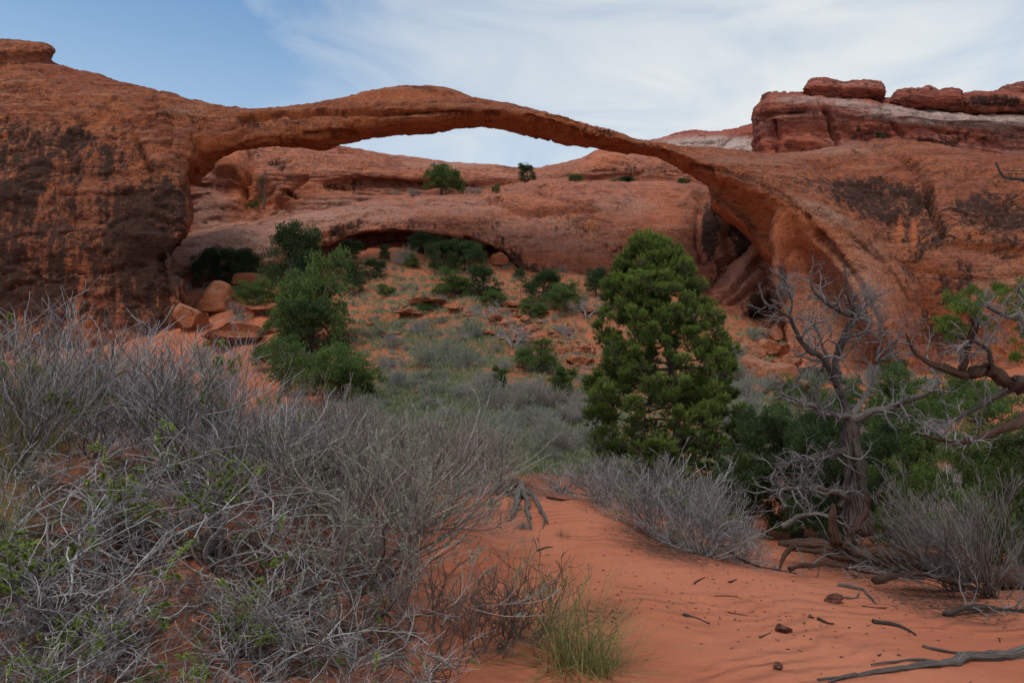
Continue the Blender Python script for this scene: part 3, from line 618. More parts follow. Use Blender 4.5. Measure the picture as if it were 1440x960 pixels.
    def b_(x, b, top, d, dx=0, sh=.06):
        h = b - top; return [(x + dx, b + 70, d - 1), (x + dx * .8, b, d), (x + dx * .5, b - h * .3, d + .4), (x + dx * .3, b - h * .6, d + .2), (x, b - h * .80, d - .3), (x, b - h * .92, d + 1.2), (x + 2, top, d + 5), (x + 4, top - h * sh, d + 11), (x + 4, top + 2, d + 22), (x, b + 30, d + 34)]
    st = [b_(1064, 216, 165, 118, -4), b_(1066, 216, 152, 110, -3), b_(1074, 217, 143, 106, -2), b_(1092, 218, 139, 104), b_(1120, 219, 138, 104), b_(1160, 220, 138, 104), b_(1200, 218, 141, 104), b_(1250, 214, 146, 104.5), b_(1300, 218, 150, 105), b_(1350, 222, 152, 106), b_(1400, 225, 154, 107), b_(1450, 228, 154, 108), b_(1560, 230, 152, 110), b_(1750, 230, 150, 116)]
    def mk(V, Nn, px, py):
        pale = blob(px, py, [(1150, 143, 70, 5, .5), (1200, 147, 60, 9, .6, 8), (1250, 157, 50, 13, .75), (1320, 164, 90, 15, .8), (1410, 170, 90, 14, .8), (1125, 138, 40, 4, .6)])
        var = blob(px, py, [(1080, 195, 16, 26, .35), (1330, 195, 70, 20, .55), (1220, 190, 60, 20, .45), (1400, 195, 60, 25, .5), (1130, 160, 40, 6, .5)])
        return dict(pale=pale, varnish=var + .25 * fbm(V * .12, 9, 3) * (var > .02), fresh=blob(px, py, [(1130, 190, 50, 30, .35)]))
    me = sheet('cliff_face', st, 12, 13, M_BUTTE, .8, 91, [([(1150, 150), (1165, 165), (1170, 185), (1180, 205)], .5, .9), ([(1072, 163), (1090, 160), (1130, 158)], .5, .9), ([(1088, 170), (1098, 195), (1092, 210)], .6, .9), ([(1255, 175), (1270, 190), (1280, 215)], .5, .7)],
               [((1085, 193, 9, 24, 1), 1.2)], 1.8, 1.2, mk)
    V = getV(me); setV(me, V + inv); link('cliff_face', me, root)
    def cap(name, cols, seed, d, masks=None):
        def c(x, top, bot, dd):
            h = bot - top; return [(x, bot, d + 1.6), (x, bot - h * .3, d + .3), (x, bot - h * .62, d - .3), (x, top + h * .14, d + .8), (x, top, d + dd * .4), (x, top + h * .2, d + dd), (x, bot, d + dd + 1), (x, bot + 2, d + dd * .5)]
        V, Q, T = solid([c(*q) for q in cols], 7, 6)
        me = mk_mesh(name, V, [Q, T])
        if (getN(me)[:, 1] * (getV(me)[:, 1] - getV(me)[:, 1].mean())).mean() < 0: me.flip_normals()
        rock_disp(me, .35, seed, [], [], 1.6, 1.2)
        V = getV(me); px, py = proj(V)
        k = masks(V, getN(me), px, py) if masks else {}
        zeros_attrs(me, **k); me.materials.append(M_BUTTE); setV(me, V + inv); link(name, me, root)
    dk = lambda V, Nn, px, py: dict(varnish=.5 * sstep(.1, .7, Nn[:, 2]))
    cap('caprock', [(1130, 124, 130, 3), (1133, 117, 136, 7), (1142, 111, 138, 9), (1158, 108.5, 139, 10), (1175, 111, 139, 10), (1186, 114, 139, 10), (1200, 112, 139, 10), (1220, 111.5, 139, 10), (1236, 113, 140, 9), (1242, 118, 140, 7), (1245, 128, 138, 3)], 101, 107, dk)
    cap('caprock', [(1252, 140, 146, 3), (1258, 133, 150, 7), (1270, 126, 152, 9), (1290, 122, 153, 10), (1308, 121, 153, 10), (1318, 126, 153, 9), (1321, 130, 152, 7)], 102, 108, dk)
    cap('caprock', [(1316, 133, 150, 4), (1320, 127, 154, 8), (1332, 124, 155, 9), (1346, 126, 155, 8), (1352, 132, 154, 6), (1354, 142, 152, 3)], 103, 108, dk)
    stripe = lambda V, Nn, px, py: dict(varnish=blob(px, py, [(1400, 142, 60, 12, .9)]))
    cap('caprock', [(1350, 140, 150, 4), (1356, 134, 156, 8), (1375, 130, 158, 10), (1400, 129, 158, 11), (1430, 130, 158, 11), (1470, 134, 158, 11), (1500, 140, 158, 8), (1510, 148, 156, 4)], 104, 108.5, stripe)
    cap('caprock', [(1404, 128, 134, 3), (1415, 122, 140, 8), (1440, 115, 142, 10), (1480, 110, 142, 10), (1530, 114, 142, 10), (1560, 128, 140, 5)], 105, 115, dk)
build_walls()
# ---------------------------------------------------------------- plant materials
def bark_mat(name, a, b, sc=1.0):
    m, t, N, L, bs = nmat(name)
    tcn = N.new('ShaderNodeTexCoord').outputs['Object']
    n1 = noise(t, tcn, 30 * sc, 6, 0.7, 0.4); n2 = noise(t, tcn, 5 * sc, 4, 0.6, 0.2)
    c = mixc(t, ramp(t, n1, 0.35, 0.65), a, b)
    c = mixc(t, ramp(t, n2, 0.45, 0.7, 0, 0.6), c, tuple(x * 0.45 for x in a))
    L.new(c, bs.inputs['Base Color']); bs.inputs['Roughness'].default_value = 0.9; bs.inputs['Specular IOR Level'].default_value = 0.2
    L.new(bump(t, n1, 0.8, 0.012 / sc), bs.inputs['Normal'])
    return m
def wood_mat(name, a, b):
    """weathered fibrous wood: 'along' follows the limb so the grain runs with it"""
    m, t, N, L, bs = nmat(name)
    cmb = N.new('ShaderNodeCombineXYZ'); L.new(mth(t, 'MULTIPLY', attr(t, 'around'), 5.5), cmb.inputs[0]); L.new(mth(t, 'MULTIPLY', attr(t, 'along'), 1.5), cmb.inputs[1]); L.new(mth(t, 'MULTIPLY', attr(t, 'around2'), 5.5), cmb.inputs[2])
    n1 = noise(t, cmb.outputs[0], 1.6, 6, 0.65, 0.3)
    c = mixc(t, ramp(t, n1, 0.38, 0.62), a, b)
    c = mixc(t, ramp(t, noise(t, N.new('ShaderNodeTexCoord').outputs['Object'], 3, 4), 0.5, 0.7, 0, 0.5), c, tuple(x * 0.5 for x in a))
    L.new(c, bs.inputs['Base Color']); bs.inputs['Roughness'].default_value = 0.9; bs.inputs['Specular IOR Level'].default_value = 0.2
    L.new(bump(t, n1, 1.0, 0.03), bs.inputs['Normal'])
    return m
def leaf_mat(name, a, b, trans=0.25):
    m, t, N, L, bs = nmat(name)
    c = mixc(t, attr(t, 'tint'), a, b)
    L.new(c, bs.inputs['Base Color']); bs.inputs['Roughness'].default_value = 0.75; bs.inputs['Specular IOR Level'].default_value = 0.15
    tr = N.new('ShaderNodeBsdfTranslucent'); L.new(c, tr.inputs[0]); mx = N.new('ShaderNodeMixShader'); mx.inputs[0].default_value = trans
    L.new(bs.outputs[0], mx.inputs[1]); L.new(tr.outputs[0], mx.inputs[2]); L.new(mx.outputs[0], N['Material Output'].inputs[0])
    return m
def twig_mat(name, a, b):
    m, t, N, L, bs = nmat(name)
    c = mixc(t, attr(t, 'tint'), a, b)
    c = mixc(t, ramp(t, noise(t, N.new('ShaderNodeTexCoord').outputs['Object'], 25, 4, 0.7), 0.42, 0.66, 0, 0.6), c, tuple(x * 0.4 for x in b))
    L.new(c, bs.inputs['Base Color']); bs.inputs['Roughness'].default_value = 0.85; bs.inputs['Specular IOR Level'].default_value = 0.25
    return m
M_TWIG = twig_mat('grey_twig', (0.055, 0.045, 0.042), (0.42, 0.41, 0.43))
M_TWIG2 = twig_mat('pale_twig', (0.060, 0.048, 0.043), (0.56, 0.55, 0.57))
M_TWIGP = twig_mat('pinkish_twig', (0.09, 0.065, 0.06), (0.50, 0.42, 0.41))
M_TWIGD = bark_mat('dark_twig', (0.15, 0.115, 0.10), (0.08, 0.060, 0.052), 2)
M_BARK = bark_mat('juniper_bark', (0.13, 0.10, 0.085), (0.07, 0.05, 0.042), 0.5)
M_WOOD = wood_mat('weathered_wood', (0.17, 0.145, 0.135), (0.040, 0.028, 0.024))
M_WOODB = wood_mat('brown_wood', (0.16, 0.090, 0.068), (0.045, 0.027, 0.022))
M_GREYW = wood_mat('grey_wood', (0.30, 0.275, 0.265), (0.09, 0.072, 0.066))
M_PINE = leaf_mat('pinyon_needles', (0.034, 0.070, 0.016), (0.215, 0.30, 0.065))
M_JUN = leaf_mat('juniper_foliage', (0.055, 0.095, 0.030), (0.125, 0.185, 0.055))
M_JUND = leaf_mat('dark_juniper_foliage', (0.030, 0.056, 0.024), (0.070, 0.110, 0.045))
M_JUNY = leaf_mat('yellow_green_foliage', (0.055, 0.105, 0.022), (0.165, 0.245, 0.055))
M_LEAF = leaf_mat('bright_leaves', (0.14, 0.20, 0.045), (0.27, 0.34, 0.09))
M_SAGE = leaf_mat('sage_leaves', (0.185, 0.215, 0.155), (0.30, 0.315, 0.25))
M_SAGEG = leaf_mat('green_sage_leaves', (0.14, 0.205, 0.095), (0.23, 0.29, 0.15))
M_GRASS = leaf_mat('green_grass', (0.13, 0.17, 0.06), (0.30, 0.27, 0.11))
M_STRAW = leaf_mat('straw_grass', (0.34, 0.27, 0.17), (0.42, 0.33, 0.24))
M_PLUME = leaf_mat('pinkish_plumes', (0.36, 0.27, 0.24), (0.44, 0.34, 0.31))
M_LITTER = leaf_mat('leaf_litter', (0.05, 0.028, 0.02), (0.12, 0.075, 0.055), 0.0)

# ---------------------------------------------------------------- growing
def unit(v): return v / np.maximum(np.linalg.norm(v, axis=-1, keepdims=True), 1e-9)
def tubes(Pp, Rr, k=3):
    """Pp (m,n,3) paths, Rr (m,n) radii -> V, quads"""
    m, n, _ = Pp.shape
    T = np.gradient(Pp, axis=1); T = unit(T)
    ref = np.where(np.abs(T[:, :1, 2:3]) > 0.9, np.array([1., 0, 0]), np.array([0., 0, 1.]))
    A = unit(np.cross(T, np.broadcast_to(ref, T.shape))); B = np.cross(T, A)
    an = np.arange(k) * 2 * math.pi / k
    V = Pp[:, :, None] + Rr[:, :, None, None] * (A[:, :, None] * np.cos(an)[None, None, :, None] + B[:, :, None] * np.sin(an)[None, None, :, None])
    base = (np.arange(m) * n * k)[:, None, None]; i = (np.arange(n - 1) * k)[None, :, None]; j = np.arange(k)[None, None, :]; j2 = (j + 1) % k
    Q = np.stack([base + i + j, base + i + j2, base + i + k + j2, base + i + k + j], -1).reshape(-1, 4)
    return V.reshape(-1, 3), Q
def grow(st, dr, ln, n, wander, up, rng, drift=None):
    m = len(st); Pp = np.zeros((m, n, 3)); Pp[:, 0] = st; d = unit(dr); step = (np.broadcast_to(ln, (m,)) / (n - 1))[:, None]
    upv = np.broadcast_to(np.asarray(up, float), (m,))[:, None] * np.array([0, 0, 1.])
    w0 = rng.normal(0, wander, (m, 3))
    for i in range(1, n):
        w0 = 0.5 * w0 + rng.normal(0, wander, (m, 3))
        d = unit(d + w0 + upv + (0 if drift is None else drift))
        Pp[:, i] = Pp[:, i - 1] + d * step
    return Pp
def kids(Pp, Rr, per, t0, t1, spread, lfac, n, wander, up, rng, rf=0.6, ln=None, jitter=0.4):
    m, N_, _ = Pp.shape
    idx = np.repeat(np.arange(m), per); t = rng.uniform(t0, t1, len(idx)) * (N_ - 1)
    i = np.minimum(t.astype(int), N_ - 2); f = (t - i)[:, None]
    st = Pp[idx, i] * (1 - f) + Pp[idx, i + 1] * f; tg = unit(Pp[idx, i + 1] - Pp[idx, i])
    rd = Rr[idx, i] * (1 - f[:, 0]) + Rr[idx, i + 1] * f[:, 0]
    side = unit(np.cross(tg, rng.normal(0, 1, (len(idx), 3))))
    d = unit(tg + side * spread * rng.uniform(0.6, 1.3, (len(idx), 1)))
    L0 = np.linalg.norm(np.diff(Pp, axis=1), axis=-1).sum(1)[idx] if ln is None else np.full(len(idx), ln)
    l = L0 * lfac * rng.uniform(1 - jitter, 1 + jitter, len(idx)) * (1.15 - 0.5 * t / (N_ - 1))
    C = grow(st, d, l, n, wander, up, rng)
    r0 = np.maximum(rd * rf, 0.0006)
    return C, r0[:, None] * np.linspace(1, 0.35, n)[None]
def leaves(pos, dr, ln, wd, rng, tri=False):
    """small diamond leaves (or triangles) at pos pointing along dr"""
    m = len(pos); d = unit(dr); s = unit(np.cross(d, rng.normal(0, 1, (m, 3))))
    ln = np.broadcast_to(ln, (m,))[:, None]; wd = np.broadcast_to(wd, (m,))[:, None]
    if tri:
        V = np.stack([pos - s * wd, pos + s * wd, pos + d * ln], 1); return V.reshape(-1, 3), np.arange(m * 3).reshape(-1, 3)
    nrm = np.cross(d, s)
    V = np.stack([pos, pos + d * ln * .5 + s * wd + nrm * wd * .3, pos + d * ln, pos + d * ln * .5 - s * wd + nrm * wd * .3], 1)
    return V.reshape(-1, 3), np.arange(m * 4).reshape(-1, 4)
def tube_tint(arrs, rng, lo=0.0, hi=1.0):
    out = []
    for V, n_, k in arrs:
        m = len(V) // (n_ * k); out.append(np.repeat(rng.uniform(lo, hi, m) ** 1.9, n_ * k))
    return np.concatenate(out)
def merge(ps):
    Vs, Fs, o = [], {}, 0
    for V, Fc in ps:
        Vs.append(V); Fs.setdefault(Fc.shape[1], []).append(Fc + o); o += len(V)
    return np.vstack(Vs), [np.vstack(x) for x in Fs.values()]
def leaf_mesh(name, V, F_, mat, tint):
    me = mk_mesh(name, V, F_, mat, smooth=False); setattr_f(me, 'tint', np.clip(tint, 0, 1)); return me
def limb_mesh(name, limbs, mat, rough=0.12, k=9, seed=0):
    """thick weathered limbs. limbs: list of (points (n,3), radii (n,))"""
    Vs, Qs, al, ar, ar2, o = [], [], [], [], [], 0
    for q, (pts, rad) in enumerate(limbs):
        pts = np.asarray(pts, float); rad = np.asarray(rad, float); n = len(pts)
        seg = np.linalg.norm(np.diff(pts, axis=0), axis=1).sum(); nn = int(np.clip(seg / max(rad.mean() * .8, 0.012), 6, 60))
        t = np.linspace(0, n - 1, nn); p = cr(pts, t); r = np.interp(t, np.arange(n), rad)
        sw = np.sin(np.linspace(0, math.pi, nn)) ** .5; p = p + np.stack([fbm(p * 5.0 + 9 * a_, seed + 3 + a_, 3) for a_ in range(3)], -1) * (np.minimum(r, .05) * .8 * sw)[:, None]; r = r * (1 + .12 * fbm(p * 9, seed + 7, 2))
        V, Q = tubes(p[None], r[None], k)
        c = np.repeat(p, k, 0); dd = V - c
        s = np.repeat(np.linspace(0, seg, nn), k); ang = np.tile(np.arange(k) * 2 * math.pi / k, nn) + s * 1.2
        ridge = 0.5 * np.sin(ang * 3 + seed + q) + 0.35 * np.sin(ang * 5 + s * 3)
        nz_ = fbm(V * 14, seed + q, 3)
        V = c + dd * (1 + rough * 1.6 * ridge + rough * 1.5 * nz_)[:, None] + 0.0
        # closed ends
        e0, e1 = len(V), len(V) + 1; V = np.vstack([V, p[0], p[-1] + (p[-1] - p[-2]) * 0.3])
        j = np.arange(k); j2 = (j + 1) % k
        T = np.vstack([np.stack([j2, j, np.full(k, e0)], -1), np.stack([(nn - 1) * k + j, (nn - 1) * k + j2, np.full(k, e1)], -1)])
        Vs.append(V); Qs.append((Q + o, T + o)); o += len(V)
        al += list(s) + [0, seg]; ar += list(np.cos(ang)) + [0, 0]; ar2 += list(np.sin(ang)) + [0, 0]
    me = mk_mesh(name, np.vstack(Vs), [np.vstack([a for a, b in Qs]), np.vstack([b for a, b in Qs])], mat)
    setattr_f(me, 'along', al); setattr_f(me, 'around', ar); setattr_f(me, 'around2', ar2)
    return me

def thing(name, label, cat, loc, group=None, rz=0, sc=1.0):
    o = bpy.data.objects.new(name, None); S.collection.objects.link(o); o.empty_display_size = 0.1
    o.location = loc; o.rotation_euler = (0, 0, rz)
    o.scale = (sc, sc, sc) if isinstance(sc, (int, float)) else sc
    tag(o, label, cat, group); return o
class Proto:
    """a kind of plant: list of (part name, mesh); every placing makes a thing with its own parts"""
    def __init__(s, name, cat, parts): s.name, s.cat, s.parts, s.first = name, cat, parts, None
    def put(s, loc, label, group=None, rz=0, sc=1.0, name=None, cat=None):
        if len(s.parts) == 1:
            o = link(name or s.name, s.parts[0][1]); o.location = loc; o.rotation_euler = (0, 0, rz)
            o.scale = (sc, sc, sc) if isinstance(sc, (int, float)) else sc
            tag(o, label, cat or s.cat, group); return o
        if s.first is None:
            r = thing(name or s.name, label, cat or s.cat, loc, group, rz, sc)
            for pn, me in s.parts: link(pn, me, r)
            s.first = r; return r
        r = s.first.copy(); S.collection.objects.link(r); r.name = name or s.name
        r.location = loc; r.rotation_euler = (0, 0, rz); r.scale = (sc, sc, sc) if isinstance(sc, (int, float)) else sc
        r['label'] = label; r['category'] = cat or s.cat
        if group: r['group'] = group
        elif 'group' in r: del r['group']
        for ch in list(s.first.children):
            c = ch.copy(); S.collection.objects.link(c); c.parent = r
        return r

# ---------------------------------------------------------------- shrub kinds
def twig_shrub(seed, rad=0.8, hgt=0.8, stems=22, mat=None, r0=0.009, up=0.10, wander=0.16, per=(7, 7), lean=(0, 0), flat=0.5, fine=(0.55, 0.42), cat='shrub', name='twiggy_shrub', leaf=None, leafn=0, leafsize=(0.022, 0.006), leafzone=None, tint=(0, 1), tipleaf=False, spread=(0.65, 0.8), wood=None, clusters=0):
    rng = np.random.default_rng(seed)
    a = rng.uniform(0, 2 * math.pi, stems); el = rng.uniform(flat, 1.35, stems)
    d = np.stack([np.cos(a) * np.cos(el) + lean[0], np.sin(a) * np.cos(el) + lean[1], np.sin(el)], -1)
    l = (rad * np.cos(el) + hgt * np.sin(el)) * rng.uniform(0.75, 1.1, stems)
    st = np.stack([rng.normal(0, .05, stems), rng.normal(0, .05, stems), np.full(stems, -0.03)], -1)
    P0 = grow(st, d, l, 10, wander, up * .4, rng, None)
    R0 = r0 * rng.uniform(.7, 1.2, (stems, 1)) * np.linspace(1, 0.25, 10)[None]
    P1, R1 = kids(P0, R0, per[0], 0.22, 0.95, spread[0], fine[0], 7, wander * .9, up, rng, 0.62)
    P2, R2 = kids(P1, R1, per[1], 0.15, 1.0, spread[1], fine[1], 5, wander * .8, up, rng, 0.62)
    g = [tubes(P0, R0, 5), tubes(P1, np.maximum(R1, .0026), 3), tubes(P2, np.maximum(R2, .0017), 3)]
    for p in (g[0][0], g[1][0], g[2][0]): p[:, 2] = np.where(p[:, 2] < 0, p[:, 2] * .25, p[:, 2])
    if wood is None:
        V, Fc = merge(g); parts = [('stems', mk_mesh('stems', V, Fc, mat))]
        setattr_f(parts[0][1], 'tint', tube_tint([(g[0][0], 10, 5), (g[1][0], 7, 3), (g[2][0], 5, 3)], rng))
    else:
        parts = [('stems', mk_mesh('stems', g[0][0], [g[0][1]], wood))]
        V, Fc = merge(g[1:]); parts.append(('twigs', mk_mesh('twigs', V, Fc, mat)))
        setattr_f(parts[1][1], 'tint', tube_tint([(g[1][0], 7, 3), (g[2][0], 5, 3)], rng))
    if leafn:
        tips = P2[:, -1]; tg = unit(P2[:, -1] - P2[:, -2])
        sel = np.arange(len(tips))
        if clusters:
            cc = tips[rng.integers(0, len(tips), clusters)]; dd = np.min(np.linalg.norm(tips[:, None] - cc[None], axis=-1), 1)
            sel = sel[dd < 0.13 * rad / .8]
        if leafzone is not None: sel = sel[leafzone(tips[sel])]
        if len(sel):
            ii = rng.choice(sel, leafn); t = rng.uniform(0.2, 1, leafn)[:, None]
            pos = P2[ii, 2] * (1 - t) + P2[ii, -1] * t
            dr = tg[ii] + rng.normal(0, .6, (leafn, 3)) + [0, 0, .3]
            Vl, Fl = leaves(pos, dr, leafsize[0] * rng.uniform(.6, 1.3, leafn), leafsize[1] * rng.uniform(.7, 1.2, leafn), rng)
            tn = np.repeat(rng.uniform(tint[0], tint[1], leafn), 4)
            parts.append(('leaves', leaf_mesh('leaves', Vl, [Fl], leaf, tn)))
    return Proto(name, cat, parts)

def grass_tuft(seed, n=160, h=0.5, lean=0.5, wd=0.0022, mat=None, name='grass_tuft', plume=None, base=.05, droop=-.10):
    rng = np.random.default_rng(seed)
    a = rng.uniform(0, 2 * math.pi, n); el = rng.uniform(lean, 1.5, n)
    d = np.stack([np.cos(a) * np.cos(el), np.sin(a) * np.cos(el), np.sin(el)], -1)
    st = np.stack([rng.normal(0, base, n), rng.normal(0, base, n), np.full(n, -.02)], -1)
    Pp = grow(st, d, h * rng.uniform(.5, 1.1, n), 7, .05, droop, rng)
    s = unit(np.cross(np.broadcast_to(d[:, None], Pp.shape), [0, 0, 1.]))
    w_ = wd * np.linspace(1, .15, 7)[None, :, None]
    V = np.stack([Pp - s * w_, Pp + s * w_], 2).reshape(-1, 3)
    b = (np.arange(n) * 14)[:, None]; i = (np.arange(6) * 2)[None]
    Q = np.stack([b + i, b + i + 1, b + i + 3, b + i + 2], -1).reshape(-1, 4)
    me = leaf_mesh('blades', V, [Q], mat, np.repeat(rng.uniform(0, 1, n), 14))
    parts = [('blades', me)]
    if plume is not None:
        k = rng.choice(n, n // 2, False); m = 26; ii = np.repeat(k, m); t = rng.uniform(.55, 1, len(ii)) * 6; i0 = np.minimum(t.astype(int), 5); f = (t - i0)[:, None]
        pos = Pp[ii, i0] * (1 - f) + Pp[ii, i0 + 1] * f; tg = Pp[ii, 6] - Pp[ii, 5]
        Vl, Fl = leaves(pos, unit(tg) + rng.normal(0, .35, (len(ii), 3)), .016, .0026, rng)
        parts.append(('plumes', leaf_mesh('plumes', Vl, [Fl], plume, np.repeat(rng.uniform(0, 1, len(ii)), 4))))
    return Proto(name, 'grass', parts)

# ---------------------------------------------------------------- tree kinds
def juniper(seed, h=3.5, w=3.0, mat=None, clumps=70, per=90, leaf=0.10, trunk=True, shape='round', name='juniper_tree', cat='tree', gap=1.0, tuft=0.47, trunk_h=0.18):
    rng = np.random.default_rng(seed)
    # limbs first, clumps of foliage sit round their ends
    nl = max(6, clumps // 7)
    a = rng.uniform(0, 2 * math.pi, nl) ; z0 = rng.uniform(trunk_h * .5, .75, nl) * h
    if shape == 'cone': prof = lambda q: np.clip(1.05 - q, 0.06, 1)**0.75
    elif shape == 'spread': prof = lambda q: np.clip(1.15 - q**2, .1, 1)
    else: prof = lambda q: np.sqrt(np.clip(1 - (q * 1.55 - .55)**2, .04, 1))
    tr = grow(np.array([[0, 0, -.1]]), np.array([[rng.normal(0, .12), rng.normal(0, .12), 1]]), h * .9, 10, .07, .05, rng)
    rt = 0.045 * h * np.linspace(1, .2, 10)[None]
    st = np.stack([np.interp(z0, tr[0, :, 2], tr[0, :, c]) for c in range(3)], -1)
    rr = prof(z0 / h) * w / 2
    d = np.stack([np.cos(a), np.sin(a), rng.uniform(.1, .7, nl)], -1)
    L1 = grow(st, d, rr * rng.uniform(.8, 1.15, nl), 7, .14, .08, rng); R1 = 0.018 * h * np.linspace(1, .3, 7)[None] * np.ones((nl, 1))
    L2, R2 = kids(L1, R1, 4, .3, 1, .8, .45, 5, .15, .08, rng)
    ends = np.vstack([L2[:, -1], L1[:, -1], tr[:, -1]])
    c = ends[rng.integers(0, len(ends), clumps)] + rng.normal(0, .06 * h, (clumps, 3)) * gap
    extra = clumps // 2                                  # clumps on the crown's own outline
    q = rng.uniform(trunk_h, 1, extra); aa = rng.uniform(0, 2 * math.pi, extra); ra = prof(q) * w / 2 * rng.uniform(.62, 1.0, extra)
    c = np.vstack([c, np.stack([ra * np.cos(aa), ra * np.sin(aa), q * h * .97], -1)])
    c[:, 2] = np.clip(c[:, 2], .10 * h, h)
    cs = tuft * rng.uniform(.5, 1.25, len(c)) * h / 3.5
    ii = np.repeat(np.arange(len(c)), per)
    o = unit(rng.normal(0, 1, (len(ii), 3))) * (rng.uniform(0, 1, (len(ii), 1))**.45) * [1, 1, .75]
    pos = c[ii] + o * cs[ii][:, None]
    dr = o + [0, 0, .5] + rng.normal(0, .3, o.shape)
    Vl, Fl = leaves(pos, dr, leaf * rng.uniform(.6, 1.3, len(ii)), leaf * .30 * rng.uniform(.6, 1.2, len(ii)), rng)
    ct = rng.uniform(0, .7, len(c)); tn = ct[ii] + rng.uniform(0, .35, len(ii))
    parts = [('crown', leaf_mesh('crown', Vl, [Fl], mat, np.repeat(tn, 4)))]
    V, Fc = merge([tubes(tr, rt, 7), tubes(L1, R1, 5), tubes(L2, R2, 3)])
    parts.append(('trunk', mk_mesh('trunk', V, Fc, M_BARK)))
    return Proto(name, cat, parts)

def bare_tree(seed, h=1.5, mat=None, name='bare_shrub', cat='dead shrub'):
    rng = np.random.default_rng(seed)
    P0 = grow(rng.normal(0, .04, (6, 3)), rng.normal(0, .5, (6, 3)) * [1, 1, .1] + [0, 0, 1], h * rng.uniform(.7, 1, 6), 8, .18, .02, rng)
    R0 = .022 * h * np.linspace(1, .3, 8)[None] * np.ones((6, 1))
    P1, R1 = kids(P0, R0, 7, .25, 1, .8, .5, 6, .18, .03, rng); P2, R2 = kids(P1, R1, 7, .1, 1, .8, .5, 4, .15, .03, rng)
    V, Fc = merge([tubes(P0, R0, 4), tubes(P1, R1, 3), tubes(P2, R2, 3)])
    me = mk_mesh('branches', V, Fc, mat); setattr_f(me, 'tint', rng.uniform(.3, .8, len(V))); return Proto(name, cat, [('branches', me)])

def boulder_mesh(seed, size=(1, 1, .7), blocky=.5, res=5, rough=.10):
    import bmesh
    bm = bmesh.new(); bmesh.ops.create_icosphere(bm, subdivisions=res, radius=1)
    V = np.array([v.co[:] for v in bm.verts]); rng = np.random.default_rng(seed)
    # cut by random planes gives flat broken faces
    n = unit(rng.normal(0, 1, (11, 3)) * [1, 1, .8]); dd = rng.uniform(.55, .9, 11)
    for nn, q in zip(n, dd):
        s = V @ nn; V = V - np.outer(np.maximum(s - q, 0) * (blocky + .5), nn)
    V = V * (1 + .10 * fbm(V * 1.3, seed, 3) + rough * .45 * fbm(V * 4, seed + 2, 4))[:, None] * np.array(size)
    V[:, 2] = np.where(V[:, 2] < -.35 * size[2], -.35 * size[2] + (V[:, 2] + .35 * size[2]) * .2, V[:, 2])
    for v, c in zip(bm.verts, V): v.co = c
    me = bpy.data.meshes.new('boulder'); bm.to_mesh(me); bm.free()
    me.polygons.foreach_set('use_smooth', np.ones(len(me.polygons), bool))
    zeros_attrs(me, varnish=.25 * sstep(0, 1, fbm(getV(me) * 1.5, seed + 8, 3)), fresh=np.full(len(me.vertices), .35), pale=.5 * sstep(.3, .9, getN(me)[:, 2]))
    me.materials.append(M_BOULDER); return me
# ================================================================ planting: middle distance
rg = random.Random(7)
JR = [juniper(s, 3.5, 3.3, M_JUN, 80, 110, .125) for s in (1, 2)]
JD = [juniper(s, 3.5, 3.2, M_JUND, 80, 110, .13, shape=sh) for s, sh in ((3, 'round'), (4, 'spread'))]
JC = [juniper(5, 2.2, 1.5, M_JUN, 80, 110, .085, shape='cone', name='young_pinyon', trunk_h=.06, tuft=.36)]
JT = [juniper(6, 4.5, 1.8, M_JUND, 9, 120, .10, shape='spread', tuft=.45, trunk_h=.35)]
def tree(px, py, hpx, protos, label, wr=1.0, loc=None, D=None, group='junipers and pinyons in the valley', k=None):
    """base of the trunk at photo position (px, py) on the ground; hpx = height in photo pixels"""
    if loc is None: loc = on_ground(px, py, 1.5, 84) if D is None or D < 90 else Vector(P(px, py, D))
    p = rg.choice(protos) if k is None else protos[k]
    h = {'young_pinyon': 2.2}.get(p.name, 3.5 if p is not JT[0] else 4.5)
    s = hpx / F * loc.y / h
    return p.put(loc - Vector((0, 0, .08)), label, group, rg.uniform(0, 6.28), (s * wr, s * wr, s))
T = tree
T(621, 271, 44, JR, 'rounded bright juniper standing alone on the rock ledge under the arch', 1.25, D=97, k=0)
T(742, 256, 24, JD, 'juniper cut out against the sky at the low point of the skyline', 1.1, D=101, k=0)
T(697, 271, 12, JR, 'very small juniper on the ledge right of the round juniper', 1.0, D=98)
T(809, 255, 11, JR, 'small flat juniper on the ledge below the skyline hump', 2.0, D=99)
T(880, 264, 15, JD, 'wide low dark shrub on the ledge near the thin end of the arch', 2.7, D=98)
T(905, 264, 10, JD, 'small dark shrub right beside the wide low shrub on the ledge', 1.3, D=98)
T(960, 259, 10, JR, 'small bright green shrub tucked against the underside of the arch', 1.5, D=97)
T(1238, 195, 9, JD, 'tiny dark bush at the foot of the red butte', 1.3, D=103)
T(371, 292, 56, JT, 'thin sparse juniper growing up the orange cliff face on the left', .7, D=93)
T(357, 293, 10, JR, 'small green bush at the foot of the thin juniper on the cliff', 1.6, D=93)
T(405, 412, 90, JD, 'tall dark juniper below the cliff, biggest of the far dark trees', .85, D=66, k=0)
T(425, 405, 62, JD, 'dark juniper just right of the tall dark juniper below the cliff', .8, D=67, k=1)
T(340, 396, 48, JD, 'medium dark juniper between the abutment and the tall dark juniper', 1.05, D=68, k=0)
T(358, 396, 36, JD, 'shorter dark juniper leaning against the medium dark juniper', 1.0, D=67, k=1)
T(290, 402, 52, JD, 'narrow dark juniper nearest the left abutment of the arch', .75, D=68, k=1)
T(315, 402, 30, JD, 'small dark juniper beside the narrow one near the abutment', .9, D=69)
T(302, 432, 28, JD, 'dark bush behind the orange boulder by the abutment', 1.1, D=60)
